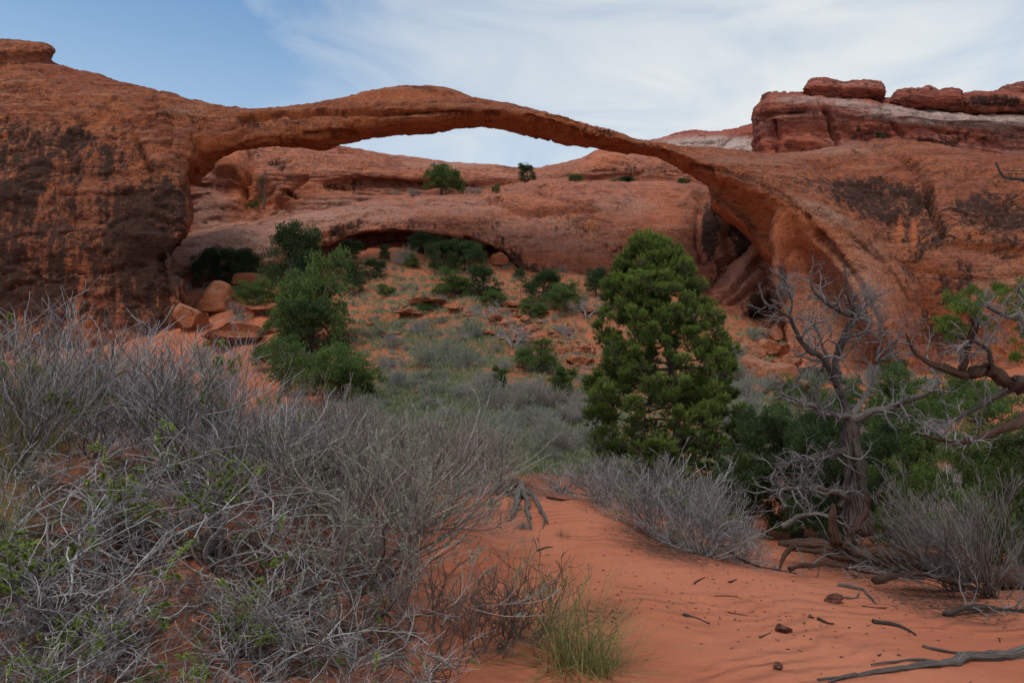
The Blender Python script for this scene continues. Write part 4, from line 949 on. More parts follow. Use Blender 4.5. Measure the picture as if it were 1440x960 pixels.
T(365, 436, 42, JR, 'spreading green juniper between the orange boulder and the big dark tree', 1.5, D=57, k=1)
T(436, 496, 138, JR, 'large open green juniper in front of the orange boulder, left of the slope', .72, D=44, k=0)
T(440, 500, 70, JD, 'dense dark lower juniper below the large open green juniper', 1.3, D=40, k=0)
T(405, 478, 60, JR, 'lighter juniper at the left shoulder of the large open green juniper', .9, D=46, k=0)
T(385, 520, 46, JR, 'bushy green juniper above the flat slab boulder shrubs', 1.4, D=34, k=0)
T(425, 556, 74, JR, 'bright rounded juniper at the edge of the grey brush, left half of a pair', 1.25, D=27, k=0)
T(475, 572, 88, JR, 'bright rounded juniper at the edge of the grey brush, right half of a pair', 1.2, D=26.5, k=1)
T(518, 562, 26, JR, 'small green juniper sprig beside the bright rounded pair', .8, D=26)
T(497, 418, 48, JD, 'upright dark juniper right of the leaning orange boulder', .8, D=62, k=1)
T(489, 368, 28, JD, 'juniper under the left end of the alcove', 1.3, D=77, k=0)
T(522, 392, 26, JD, 'compact dark rounded bush alone on the upper slope', 1.4, D=71, k=0)
T(544, 418, 18, JR, 'compact green rounded bush lower on the upper slope', 1.5, k=0)
T(541, 368, 22, JD, 'small grey green tree under the middle of the alcove', .9, D=78)
T(598, 360, 30, JD, 'spreading juniper reaching up to the alcove brow', 1.6, D=79, k=1)
T(622, 384, 44, JD, 'dark juniper left in the cluster at the right end of the alcove', 1.1, D=77, k=0)
T(658, 386, 46, JD, 'widest dark juniper in the cluster at the right end of the alcove', 1.35, D=77, k=1)
T(580, 378, 20, JR, 'small juniper in front of the alcove cluster', 1.1, D=74)
T(640, 420, 40, JR, 'green juniper on the upper slope, left of the middle group', 1.3, k=0)
T(680, 420, 42, JD, 'dark juniper on the upper slope, centre of the middle group', 1.1, D=66, k=0)
T(692, 432, 26, JR, 'small juniper at the foot of the middle group', 1.4, k=1)
T(600, 438, 12, JR, 'low green bush beside the burnt snag on the slope', 2.0)
T(730, 394, 16, JD, 'small dark bush at the right foot of the alcove', 1.4, D=78)
T(762, 430, 44, JD, 'dark juniper at the foot of the long wall, left one', 1.25, D=66, k=1)
T(795, 440, 42, JR, 'green juniper at the foot of the long wall, middle one', 1.4, D=64, k=1)
T(750, 448, 28, JR, 'low green juniper in front of the wall trees', 1.5, D=60, k=0)
T(838, 418, 38, JD, 'dark juniper at the foot of the wall partly behind the big pinyon', 1.0, D=70)
T(865, 395, 30, JD, 'dark juniper against the wall just above the big pinyon shoulder', 1.0, D=76)
T(750, 523, 44, JR, 'wide olive green bush beside the burnt stem, middle of the valley', 1.25, k=0)
T(772, 524, 26, JR, 'lower right lobe of olive bush beside the burnt stem', 1.2, k=1)
T(697, 549, 36, JC, 'small cone shaped young pinyon, left one of two in the valley', 1.05)
T(789, 557, 44, JC, 'larger cone shaped young pinyon, right one of two in the valley', 1.2)
T(1260, 540, 30, JD, 'dark bush at the foot of the right abutment', 1.2, D=46)
T(1150, 540, 24, JD, 'dark low bush below the hollow of the right leg', 1.6, D=44)
T(1262, 448, 12, JR, 'tiny bush in the crack of the domed cliff', 1.2, D=62) if False else None

BR = [bare_tree(11, 1.6, M_TWIG), bare_tree(12, 1.3, M_TWIGD)]
def bare(px, py, hpx, k, label, wr=1.0, D=None):
    loc = on_ground(px, py, 1.5, 84); s = hpx / F * loc.y / (1.6, 1.3)[k]
    BR[k].put(loc, label, 'bare shrubs in the valley', rg.uniform(0, 6), (s * wr, s * wr, s))
bare(722, 492, 46, 0, 'bare grey branching shrub in the middle of the rubble slope', 1.2)
bare(690, 452, 30, 0, 'wide bare grey shrub above the rubble slope', 1.7)
bare(826, 448, 34, 0, 'bare grey thicket at the foot of the wall beside the pinyon', 1.7, D=62)
bare(777, 520, 38, 1, 'black burnt stem beside the olive bush', .7)
bare(613, 437, 24, 1, 'black burnt snag beside the low green bush on the slope', .7)
bare(600, 538, 22, 1, 'dead brown shrub lying open on the red slope', 1.2)
bare(800, 480, 30, 0, 'bare pale shrub at the top of the rubble beside the pinyon', 1.2)
bare(330, 395, 34, 1, 'bare dark shrub between two dark junipers by the abutment', 1.0, D=69)
bare(1062, 438, 40, 0, 'bare grey shrub at the cave below the rounded buttress', .9, D=63)

# boulders
BM = [boulder_mesh(200 + i, sz, bl, 4) for i, (sz, bl) in enumerate([((1, .8, .6), .5), ((1, .7, .45), .8), ((1, .9, .8), .3), ((1, .8, .3), .7), ((.9, 1, .65), .9), ((1, .6, .5), .6)])]
def rock(px, py, wpx, hr, label, k=None, D=None, group='boulders fallen below the cliffs', rz=None, tilt=0, name='boulder', cat='boulder'):
    loc = on_ground(px, py, 1.5, 84); s = wpx / 2 / F * loc.y
    s *= 1.2; loc.z += s * hr * .35
    o = link(name, BM[rg.randrange(6) if k is None else k]); o.location = loc; o.rotation_euler = (R(rg.uniform(-8, 8)), R(tilt), rg.uniform(0, 6.28) if rz is None else rz)
    o.scale = (s, s, s * hr * 1.6); tag(o, label, cat, group); return o
rock(305, 436, 64, .62, 'smooth orange dome boulder beside the left abutment', 2, D=52, rz=.3, group=None)
rock(268, 462, 44, 1.15, 'grey tan upright boulder wedged against the abutment', 4, D=50, rz=1, group=None)
rock(262, 428, 12, 1.7, 'pale pointed sliver of rock beside the abutment', 5, D=53, rz=1, group=None)
rock(338, 482, 118, .36, 'long flat topped slab boulder behind the grey brush', 1, D=38, rz=0.05, group=None)
rock(378, 442, 52, .55, 'pale tan boulder above the long flat slab', 3, D=50, rz=.6)
rock(356, 404, 50, .62, 'orange boulder below the small dark junipers', 0, D=60, rz=.2)
rock(464, 402, 46, 1.0, 'bright orange leaning boulder on the crest beside the tall junipers', 5, D=60, rz=.9, tilt=35)
rock(1085, 540, 70, .7, 'large salmon boulder at the foot of the right leg', 0, D=40)
lab_r = ['orange', 'salmon', 'reddish', 'tan']
for (x, y, wd, h, dsc) in [(600, 432, 46, .45, 'broad flat orange boulder beside the burnt snag'), (575, 444, 40, .35, 'flat orange outcrop left of the broad boulder'), (548, 473, 34, .22, 'stack of thin red slabs on the slope'), (560, 478, 26, .2, 'thin red slab sticking out below the slab stack'),
                            (660, 446, 18, .7, 'single round salmon boulder by the middle juniper group'), (640, 438, 26, .4, 'flat salmon rock left of the round boulder'), (620, 452, 30, .5, 'angular rock at the edge of the broad boulder'),
                            (590, 460, 26, .45, 'low tan rock below the broad boulder'), (725, 432, 40, .3, 'flat ledge rock below the small dark bush by the alcove'), (815, 515, 38, .6, 'large angular orange rock at the foot of the rubble'), (822, 495, 34, .55, 'angular orange rock half hidden by the big pinyon'),
                            (822, 532, 34, .5, 'lowest orange block of the rubble beside the pinyon'), (700, 375, 30, .9, 'upright rust block under the right end of the alcove'), (508, 372, 20, .6, 'small block under the left end of the alcove'), (835, 442, 30, .4, 'pale ledge rock behind the big pinyon'),
                            (472, 470, 20, .5, 'small red rock at the right of the large open juniper'), (536, 590, 18, .6, 'small red rock just above the grey brush')]:
    rock(x, y, wd, h, dsc)
for i in range(95):
    t = rg.random(); x = 705 + 125 * t + rg.gauss(0, 14); y = 452 + 62 * t + rg.gauss(0, 13)
    if x > 850: continue
    rock(x, y, rg.uniform(6, 20), rg.uniform(.35, .8), 'small orange block in the rubble chute left of the big pinyon', group='rubble blocks left of the pinyon', name='rubble_block', cat='rock')
for i, (x, y, wd, h) in enumerate([(1050, 505, 52, .6), (1085, 498, 44, .7), (1105, 520, 40, .7), (1060, 530, 60, .5), (1035, 535, 34, .6), (1120, 548, 50, .5), (1090, 478, 28, .7), (1040, 488, 30, .5), (1070, 470, 22, .6), (1140, 530, 40, .5), (1110, 500, 24, .8), (1030, 515, 26, .6), (1095, 560, 50, .5), (1150, 558, 40, .6), (1065, 555, 40, .5)]):
    rock(x, y, wd, h, 'angular salmon block piled below the right leg of the arch', group='salmon blocks right of the pinyon', name='rubble_block', cat='rock')
for i in range(90):
    x = rg.uniform(480, 830); y = rg.uniform(385, 560)
    rock(x, y, rg.uniform(4, 13), rg.uniform(.4, .8), 'small loose stone on the red slope below the alcove', group='loose stones on the slope', name='stone', cat='stone')

# low shrubs of the slope, 6 kinds
def low_shrub(seed, mat_l, mat_s, n=1500, name='low_shrub', rad=.5, h=.42, leaf=.05, stems=60):
    rng = np.random.default_rng(seed)
    a = rng.uniform(0, 6.28, stems); el = rng.uniform(.25, 1.45, stems)
    d = np.stack([np.cos(a) * np.cos(el), np.sin(a) * np.cos(el), np.sin(el)], -1)
    l = (rad * np.cos(el) + h * np.sin(el)) * rng.uniform(.8, 1.15, stems)
    Pp = grow(rng.normal(0, .06, (stems, 3)) * [1, 1, 0], d, l, 6, .12, .04, rng); Rr = .006 * np.linspace(1, .4, 6)[None] * np.ones((stems, 1))
    P1, R1 = kids(Pp, Rr, 5, .3, 1, .6, .4, 4, .12, .1, rng)
    V, Fc = merge([tubes(Pp, Rr, 3), tubes(P1, np.maximum(R1, .003), 3)])
    ii = rng.integers(0, len(P1), n); t = rng.uniform(0, 1, (n, 1)); pos = P1[ii, 0] * (1 - t) + P1[ii, -1] * t
    Vl, Fl = leaves(pos, rng.normal(0, .5, (n, 3)) + [0, 0, .8] + unit(pos), leaf * rng.uniform(.5, 1.2, n), leaf * .16, rng)
    me_s = mk_mesh('stems', V, Fc, mat_s); setattr_f(me_s, 'tint', rng.uniform(.2, 1, len(V)))
    return Proto(name, 'shrub', [('leaves', leaf_mesh('leaves', Vl, [Fl], mat_l, np.repeat(rng.uniform(0, 1, n), 4))), ('stems', me_s)])
LS = [low_shrub(21, M_SAGE, M_TWIG), low_shrub(22, M_SAGE, M_TWIG2, n=900), low_shrub(23, M_SAGEG, M_TWIG, rad=.6, h=.35), low_shrub(24, M_SAGEG, M_TWIG2, n=1900, rad=.5, h=.3), low_shrub(25, M_SAGE, M_TWIGP, n=500, stems=90)]
for i, (x, y, wd, k, dsc) in enumerate([(628, 508, 60, 2, 'broad green grey mound of brush on the slope, upper one'), (655, 520, 60, 2, 'broad green mound of brush on the slope, right half'), (600, 516, 56, 3, 'broad green mound of brush on the slope, left half'),
        (552, 492, 40, 0, 'dusty grey shrub above the green mounds'), (540, 520, 34, 0, 'dusty grey shrub left of the green mounds'), (590, 470, 36, 1, 'pale shrub below the flat boulder'), (660, 478, 60, 3, 'flat green patch shrub above the rubble path'),
        (690, 575, 70, 0, 'grey thicket left of the young pinyons'), (740, 570, 60, 4, 'grey brown thicket between the two young pinyons'), (770, 578, 60, 4, 'grey brown thicket below the larger young pinyon'), (815, 580, 50, 4, 'grey brown thicket at the skirt of the big pinyon'),
        (610, 560, 50, 3, 'fresh green shrub in the valley left of the small young pinyon'), (560, 545, 44, 0, 'silvery shrub at the left of the valley floor'), (570, 372, 40, 0, 'grey thicket under the middle of the alcove'), (1062, 480, 40, 3, 'grey green shrub above the salmon block pile')]):
    p = on_ground(x, y); s = wd / F * p.y / 1.1
    LS[k].put(p, dsc, 'larger shrubs of the slope', rg.uniform(0, 6), s, name='slope_shrub')
cnt = 0
while cnt < 290:
    x = rg.uniform(470, 850); y = rg.uniform(368, 655)
    if x > 700 and 440 < y < 525 and rg.random() < .6: continue
    if y < 540 and rg.random() < .25: continue
    p = on_ground(x, y)
    if p.y < 13: continue
    s = rg.uniform(.5, 1.25) * (.8 if p.y > 30 else 1)
    k = rg.choice([0, 0, 1, 2, 3, 4])
    zone = 'on the upper slope below the alcove' if y < 450 else 'on the middle of the red slope' if y < 540 else 'on the valley floor beyond the dune'
    cl = {0: 'small silvery shrub', 1: 'small pale shrub', 2: 'small green shrub', 3: 'small low green shrub', 4: 'small brownish shrub'}[k]
    LS[k].put(p, f'{cl} {zone}', f'{cl}s {zone}', rg.uniform(0, 6), s); cnt += 1
for i in range(46):
    x = rg.uniform(1000, 1330); D = rg.uniform(15, 48); p = at(x, D)
    LS[rg.choice([0, 2, 3])].put(p, 'shrub in the thicket behind the dead juniper', 'shrubs in the hollow behind the dead juniper', rg.uniform(0, 6), rg.uniform(1.0, 1.8), name='thicket_shrub')
for i in range(26):
    x = rg.uniform(250, 480); y = rg.uniform(385, 470); p = on_ground(x, y)
    LS[rg.choice([0, 4, 2])].put(p, 'grey shrub among the dark junipers by the left abutment', 'grey shrubs by the left abutment', rg.uniform(0, 6), rg.uniform(1.0, 2.0), name='thicket_shrub')
for i in range(70):
    x = rg.choice([rg.uniform(-250, 450), rg.uniform(1300, 1900)]); D = math.exp(rg.uniform(math.log(11), math.log(52))); p = at(x, D)
    side = 'left' if x < 700 else 'right'
    LS[rg.choice([0, 1, 2, 3, 4])].put(p, 'scrub bush in the hollow behind the ' + ('left brush' if x < 700 else 'right-hand junipers'), 'scrub bushes in the ' + side + ' hollow', rg.uniform(0, 6), rg.uniform(1.0, 1.9), name='hollow_shrub')
for i in range(14):
    x = 560 + i * 14 + rg.uniform(-6, 6); p = Vector(P(x if x < 680 else x + 30, 273 - (x > 660) * 2, 96))
    if 596 < x < 646: continue
    LS[rg.choice([0, 4, 4])].put(p - Vector((0, 0, .3)), 'grey shrub in the strip along the rock ledge under the arch', 'grey shrubs along the ledge', rg.uniform(0, 6), rg.uniform(.9, 1.8), name='ledge_shrub')

# grass and tiny herbs nobody could count
def ground_cover():
    rng = np.random.default_rng(5); n = 42000
    x = rng.uniform(470, 1120, n); y = 365 + 300 * rng.random(n)**.85
    cov = blob(x, y, [(700, 600, 200, 60, 1), (640, 505, 80, 26, .9), (660, 478, 60, 14, .7), (560, 470, 90, 26, .6), (690, 570, 140, 24, .9), (620, 420, 160, 40, .4), (610, 555, 110, 40, .8), (760, 640, 120, 40, 1), (1050, 560, 80, 60, .5)]) + .20
    keep = rng.random(n) < cov; x, y = x[keep], y[keep]
    # intersect lines of sight with the ground on a coarse table
    D = np.exp(np.linspace(math.log(11), math.log(95), 260)); m = len(x)
    pp = np.zeros(m); 
    best = np.full(m, np.nan)
    for k in range(0, m, 2500):
        xs = x[k:k + 2500]; ys = y[k:k + 2500]; A = P(np.repeat(xs, 260), np.repeat(ys, 260), 1.0)
        sx = A[:, 0]; sz = A[:, 2] - CAMZ; DD = np.tile(D, len(xs))
        g = ground_z(sx * DD, DD).reshape(-1, 260); z = (CAMZ + sz * DD).reshape(-1, 260); b = (z < g)
        i = b.argmax(1); ok = b.any(1); best[k:k + 2500] = np.where(ok, D[i], np.nan)
    ok = ~np.isnan(best) & (best > 12); x, best = x[ok], best[ok]
    X = (x - 720) / 960 * best + rng.normal(0, .2, len(x)); Y = best + rng.normal(0, .3, len(x)); Z = ground_z(X, Y)
    per = 12; ii = np.repeat(np.arange(len(X)), per); sz = rng.uniform(.08, .24, len(X)) * (.7 + best / 60)
    o = rng.normal(0, .5, (len(ii), 3)) * [1, 1, 0] * sz[ii][:, None]; pos = np.stack([X, Y, Z], -1)[ii] + o
    Vl, Fl = leaves(pos, rng.normal(0, .45, (len(ii), 3)) * [1, 1, .3] + [0, 0, 1], sz[ii] * rng.uniform(.6, 1.2, len(ii)), sz[ii] * .085, rng)
    me = leaf_mesh('ground_cover', Vl, [Fl], leaf_mat('valley_grass', (0.15, 0.205, 0.095), (0.29, 0.31, 0.20)), np.repeat(rng.random(len(X))[ii] * .7 + rng.random(len(ii)) * .3, 4))
    tag(link('ground_cover', me), kind='stuff', label='sparse grey green grass and herbs over the red valley slope', cat='ground cover')
ground_cover()
# ================================================================ the big pinyon
def build_pinyon():
    D0 = 15.0; base = Vector(((962 - 720) / 960 * D0, D0, 0)); base.z = gz(base.x, base.y) - .1
    rng = np.random.default_rng(33); B = np.array(base)
    # crown outline (photo height -> left and right edge), measured in metres at its distance
    oy = np.array([338, 352, 375, 400, 430, 460, 490, 520, 560, 600, 640, 680, 715]); ol = np.array([897, 880, 865, 852, 848, 832, 838, 822, 818, 822, 830, 860, 900.]); orr = np.array([925, 948, 966, 985, 1006, 1036, 1028, 1022, 1046, 1060, 1072, 1078, 1050.])
    zz = P(np.zeros(13), oy, D0)[:, 2]; xl = (ol - 720) / 960 * D0; xr = (orr - 720) / 960 * D0
    zf, xlf, xrf = zz[::-1], xl[::-1], xr[::-1]
    trunk = [P(965, 740, D0), P(962, 700, D0), P(955, 640, D0), P(950, 560, D0 + .1), P(938, 480, D0), P(922, 410, D0 - .1), P(908, 348, D0)]
    trunk[0][2] = base.z
    trunk = np.array(trunk) - B; tl = [(trunk, [.15, .13, .115, .09, .065, .04, .015])]
    nb = 74; t = rng.uniform(.14, .97, nb); sp = cr(trunk, t * 6); a = rng.uniform(0, 2 * math.pi, nb)
    ends, paths = [], []
    for i in range(nb):
        zt = sp[i, 2] + rng.uniform(.0, .35); zw = zt + B[2]
        cx = (np.interp(zw, zf, xlf) + np.interp(zw, zf, xrf)) / 2 - B[0]; hw = (np.interp(zw, zf, xrf) - np.interp(zw, zf, xlf)) / 2
        r = rng.uniform(.55, .90) if i % 3 else rng.uniform(.25, .55)
        e = np.array([cx + math.cos(a[i]) * hw * r, math.sin(a[i]) * hw * r * .95, zt])
        m = (sp[i] + e) / 2 - [0, 0, .10 * np.linalg.norm(e - sp[i])] + rng.normal(0, .05, 3)
        ends.append(e); paths.append([sp[i], (sp[i] + m) / 2 + rng.normal(0, .03, 3), m, (m + e) / 2 - [0, 0, .04], e])
    ends = np.array(ends); pa = np.array(paths); Rb = np.linspace(.028, .008, 5)[None] * np.ones((nb, 1))
    P1, R1 = kids(pa, Rb, 5, .35, 1.0, .75, .40, 5, .12, .10, rng)
    # clumps: round the ends of boughs and side shoots, plus along the crown's outline
    c = np.vstack([ends, P1[::2, -1]]);  c = c + rng.normal(0, .05, c.shape)
    ex = []
    for i in range(400):
        zw = rng.uniform(zf[0] + .1, zf[-1]); l_, r_ = np.interp(zw, zf, xlf), np.interp(zw, zf, xrf); cx = (l_ + r_) / 2; hw = (r_ - l_) / 2; an = rng.uniform(0, 6.28); q = rng.uniform(.78, .96) * (1 + .15 * math.sin(zw * 5.3 + an * 2) * math.sin(an * 3 + zw * 2.1))
        ex.append([cx + math.cos(an) * hw * q - B[0], math.sin(an) * hw * q * .95, zw - B[2]])
    c = np.vstack([c, ex])
    zw = c[:, 2] + B[2]; l_ = np.interp(zw, zf, xlf) - B[0]; r_ = np.interp(zw, zf, xrf) - B[0]
    c[:, 0] = np.clip(c[:, 0], l_ + .08, r_ - .08)
    nt = 34; ii = np.repeat(np.arange(len(c)), nt); cs = rng.uniform(.12, .30, len(c))
    o = unit(rng.normal(0, 1, (len(ii), 3)) + [0, 0, .45]) * rng.uniform(.55, 1, (len(ii), 1)) * [1, 1, .8]; tp = c[ii] + o * cs[ii][:, None]; td = unit(o + [0, 0, .65])
    nn = 20; jj = np.repeat(np.arange(len(tp)), nn); s = rng.uniform(-.06, .03, len(jj))[:, None]
    nd = unit(td[jj] * .9 + rng.normal(0, .55, (len(jj), 3)))
    Vl, Fl = leaves(tp[jj] + td[jj] * s, nd, rng.uniform(.05, .09, len(jj)), .0062, rng, True)
    ct = rng.uniform(-.1, .3, len(c))[ii] + np.clip(o[:, 2] / cs[ii] * .1 + o[:, 2] * .35, -.1, .45); tn = ct[jj] + rng.uniform(0, .3, len(jj))  # clump tops tinted lighter, undersides darker: top light painted into the needles
    root = thing('pinyon_tree', 'tall dense green pinyon pine standing behind the sand dune, biggest tree', 'tree', base)
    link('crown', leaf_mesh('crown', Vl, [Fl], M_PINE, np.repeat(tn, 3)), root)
    link('trunk', limb_mesh('trunk', tl, M_BARK, .10, 10, 5), root)
    sh = np.stack([c[ii] - o * 0, tp], 1)
    V, Fc = merge([tubes(pa, Rb, 5), tubes(P1, R1, 3), tubes(sh, np.full(sh.shape[:2], .004), 3)])
    link('branches', mk_mesh('branches', V, Fc, M_BARK), root)
build_pinyon()

# ================================================================ dead juniper and the tree leaning in from the right
def path(pts, D, base):
    out = []
    for i, q in enumerate(pts):
        out.append(P(q[0], q[1], D + (q[2] if len(q) > 2 else 0)) - np.array(base))
    return np.array(out)
def dead_twigs(limbs, rng, per=7, lf=.5, r=.010, n=6, wander=.25, lv2=5, tmin=.25):
    A = []
    for pts, rad in limbs:
        p = cr(np.asarray(pts), np.linspace(0, len(pts) - 1, 10)); A.append((p, np.interp(np.linspace(0, 1, 10), np.linspace(0, 1, len(rad)), rad)))
    Pa = np.array([a for a, b in A]); Ra = np.array([b for a, b in A])
    P1, R1 = kids(Pa, np.minimum(Ra, r / .6), per, tmin, 1.0, .9, lf, n, wander, .05, rng, .6, ln=.55)
    P2, R2 = kids(P1, R1, lv2, .2, 1.0, .8, .5, 5, wander, .05, rng, .6)
    return merge([tubes(P1, R1, 4), tubes(P2, np.maximum(R2, .0015), 3)])
def build_snag():
    D = 9.0; base = at(1204, D); base.z -= .05; rng = np.random.default_rng(8)
    tr = [((1210, 745, .05), (1204, 706), (1200, 655, .05), (1197, 612), (1194, 585)), (.17, .14, .115, .105, .085)]
    L_ = [tr,
      [((1196, 590), (1244, 574, -.2), (1286, 559, -.4), (1323, 537, -.6)), (.045, .035, .028, .012)],
      [((1194, 588), (1184, 560, .1), (1175, 515, .1), (1185, 476), (1205, 446, -.1), (1195, 420, -.2), (1186, 368, -.2)), (.045, .04, .034, .032, .026, .018, .006)],
      [((1205, 446, -.1), (1170, 432, -.2), (1145, 410, -.3), (1138, 383, -.3)), (.022, .016, .011, .004)],
      [((1203, 447, -.1), (1218, 430), (1240, 411, .2)), (.020, .014, .004)],
      [((1184, 560), (1168, 520, -.3), (1140, 494, -.4), (1124, 474, -.5), (1110, 446, -.6), (1075, 427, -.7)), (.034, .030, .026, .022, .017, .006)],
      [((1110, 446, -.6), (1112, 420, -.6), (1102, 390, -.7)), (.014, .010, .004)],
      [((1196, 586), (1215, 560, .3), (1230, 525, .4), (1237, 485, .5), (1235, 445, .5), (1210, 388, .6)), (.032, .027, .022, .018, .013, .005)],
      [((1232, 510, .4), (1255, 490, .5), (1272, 455, .6)), (.014, .010, .004)],
      [((1168, 520, -.3), (1158, 488, -.1), (1148, 460, 0), (1136, 449, 0)), (.018, .014, .010, .005)],
      [((1197, 588), (1160, 580, -.3), (1129, 567, -.5), (1098, 555, -.7)), (.034, .028, .020, .008)],
      [((1160, 580, -.3), (1128, 545, -.2), (1086, 539, -.2)), (.018, .013, .005)],
      [((1197, 634), (1153, 640, -.3), (1117, 652, -.4), (1086, 660, -.5)), (.040, .034, .026, .012)],
      [((1202, 702), (1160, 689, -.3), (1123, 685, -.5), (1070, 692, -.6)), (.038, .032, .026, .010)],
      [((1150, 640, -.3), (1135, 655, -.4), (1132, 694, -.5)), (.018, .014, .010)],
      [((1197, 600), (1208, 640, -.12), (1212, 690, -.12), (1220, 712, -.15)), (.030, .034, .036, .03)],
      [((1190, 606), (1192, 650, -.10), (1190, 690, -.10), (1180, 712, -.15)), (.028, .030, .030, .03)],
      [((1216, 706), (1236, 690, -.1), (1262, 668, -.2), (1290, 662, -.2)), (.030, .022, .014, .006)]]
    limbs = [(path(p, D, base), np.array(r) * (1.0 if i_ == 0 else 1.3)) for i_, (p, r) in enumerate(L_)]
    root = thing('dead_juniper', 'grey twisted dead juniper with bare clawing branches beside the dune', 'dead tree', base)
    link('trunk', limb_mesh('trunk', [limbs[0], limbs[15], limbs[16]], M_WOOD, .16, 12, 3), root)
    for i, l in enumerate(limbs[1:15] + limbs[17:]): link('branch', limb_mesh('branch', [l], M_WOOD if i % 3 else M_GREYW, .12, 8, 20 + i), root)
    V, Fc = dead_twigs(limbs[1:15], rng, 17, .72, .015, 7, .34, 9, .12)
    me = mk_mesh('twigs', V, Fc, M_TWIG); setattr_f(me, 'tint', np.full(len(V), .30)); link('twigs', me, root)
    # leaning stub and the fallen log in front
    D2 = 7.3; b2 = at(1230, D2)
    lg = thing('fallen_log', 'long dark brown split log lying at the edge of the sand under the dead juniper', 'log', b2)
    ll = [([(1094, 763, .2), (1160, 768, .1), (1232, 779), (1323, 800, -.2), (1450, 822, -.5), (1560, 850, -.7)], (.025, .06, .085, .095, .10, .10)), ([(1110, 772, .1), (1180, 781, .0), (1240, 797), (1300, 812, -.2)], (.02, .035, .04, .02)),
          ([(1118, 765, .1), (1102, 784, .05), (1097, 800, 0)], (.03, .02, .012))]
    link('trunk', limb_mesh('trunk', [(path(p, D2, b2), r) for p, r in ll], M_WOODB, .20, 12, 44), lg)
    link('stub', limb_mesh('stub', [(path([(1173, 772, .05), (1172, 745), (1171, 708)], D2, b2), (.06, .052, .02))], M_WOODB, .2, 10, 45), lg)
    link('stub', limb_mesh('stub', [(path([(1188, 772, -.02), (1202, 744), (1220, 706), (1217, 692)], D2, b2), (.045, .04, .026, .008))], M_WOODB, .2, 10, 46), lg)
    V, Fc = dead_twigs([(path(p, D2, b2), r) for p, r in ll[:2]], rng, 12, .5, .008, 5, .25, 4, .1); link('twigs', mk_mesh('twigs', V, Fc, M_TWIG), lg)
build_snag()
def clump_foliage(centres, size, per, leaf, mat, seed, nm='foliage', vert=.75):
    rng = np.random.default_rng(seed); c = np.asarray(centres, float); k = 7
    sub = np.repeat(c, k, 0) + rng.normal(0, 1, (len(c) * k, 3)) * size * .55 * [1, 1, vert]; ii = np.repeat(np.arange(len(sub)), per)
    o = unit(rng.normal(0, 1, (len(ii), 3))) * rng.uniform(0, 1, (len(ii), 1))**.5; pos = sub[ii] + o * size * .42
    Vl, Fl = leaves(pos, o + [0, 0, .7], leaf * rng.uniform(.6, 1.3, len(ii)), leaf * .22, rng)
    tn = rng.uniform(0, .65, len(sub))[ii] + rng.uniform(0, .35, len(ii))
    return leaf_mesh(nm, Vl, [Fl], mat, np.repeat(tn, 4))
def build_leaner():
    D = 6.0; base = at(1640, D); base.z -= .05; rng = np.random.default_rng(18)
    L_ = [[((1640, 900, .2), (1610, 700, .1), (1570, 610), (1510, 560), (1440, 540), (1400, 527), (1360, 521), (1320, 515, .1), (1288, 496, .2), (1274, 468, .2)), (.13, .12, .10, .075, .052, .044, .036, .022, .013, .005)],
      [((1352, 520), (1360, 490), (1373, 460, -.1), (1369, 444, -.1), (1386, 424, -.1)), (.028, .024, .021, .018, .010)],
      [((1384, 426, -.1), (1420, 446, -.2), (1470, 455, -.3)), (.014, .012, .010)],
      [((1400, 527), (1392, 508, -.1), (1384, 488, -.15), (1340, 470, -.2)), (.018, .015, .010, .004)],
      [((1510, 560), (1470, 575, -.2), (1440, 588, -.3), (1395, 606, -.4), (1347, 622, -.5), (1299, 611, -.5)), (.045, .034, .028, .022, .015, .005)],
      [((1440, 540), (1400, 560, .3), (1350, 585, .5), (1310, 600, .5)), (.024, .018, .012, .005)],
      [((1570, 610), (1540, 450, .2), (1500, 330, .3), (1460, 262, .3), (1440, 252, .3), (1412, 248, .3), (1400, 228, .3)), (.06, .045, .032, .020, .013, .009, .004)],
      [((1480, 290, .3), (1450, 300, .2), (1425, 287, .2)), (.010, .007, .003)],
      [((1540, 450, .2), (1490, 400, .0), (1450, 395, -.1), (1425, 410, -.1)), (.022, .016, .011, .005)]]
    limbs = [(path(p, D, base), np.array(r) * 1.3) for p, r in L_]
    root = thing('leaning_juniper', 'gnarled brown juniper limb reaching in from the right with a few green sprays', 'tree', base)
    link('trunk', limb_mesh('trunk', limbs[:1], M_WOODB, .18, 12, 61), root)
    for i, l in enumerate(limbs[1:]): link('branch', limb_mesh('branch', [l], (M_WOODB, M_GREYW, M_WOOD)[i % 3], .14, 9, 70 + i), root)
    V, Fc = dead_twigs([limbs[i] for i in (0, 1, 2, 3, 4, 5, 8)], rng, 14, .52, .009, 7, .28, 8, .40); me = mk_mesh('twigs', V, Fc, M_TWIG); setattr_f(me, 'tint', np.full(len(V), .45)); link('twigs', me, root)
    cs = [P(x, y, D + d) - np.array(base) for x, y, d in [(1350, 428, -.1), (1372, 416, -.1), (1340, 452, -.1), (1335, 462, 0), (1382, 452, .1), (1418, 412, .1), (1432, 425, .1), (1408, 405, .2), (1432, 505, -.2), (1440, 470, .2), (1345, 420, .1), (1360, 436, -.2), (1326, 458, 0), (1352, 468, .1), (1425, 440, 0), (1438, 408, .2), (1395, 420, .1)]]
    link('foliage', clump_foliage(cs, .09, 90, .020, M_JUNY, 3), root)
build_leaner()
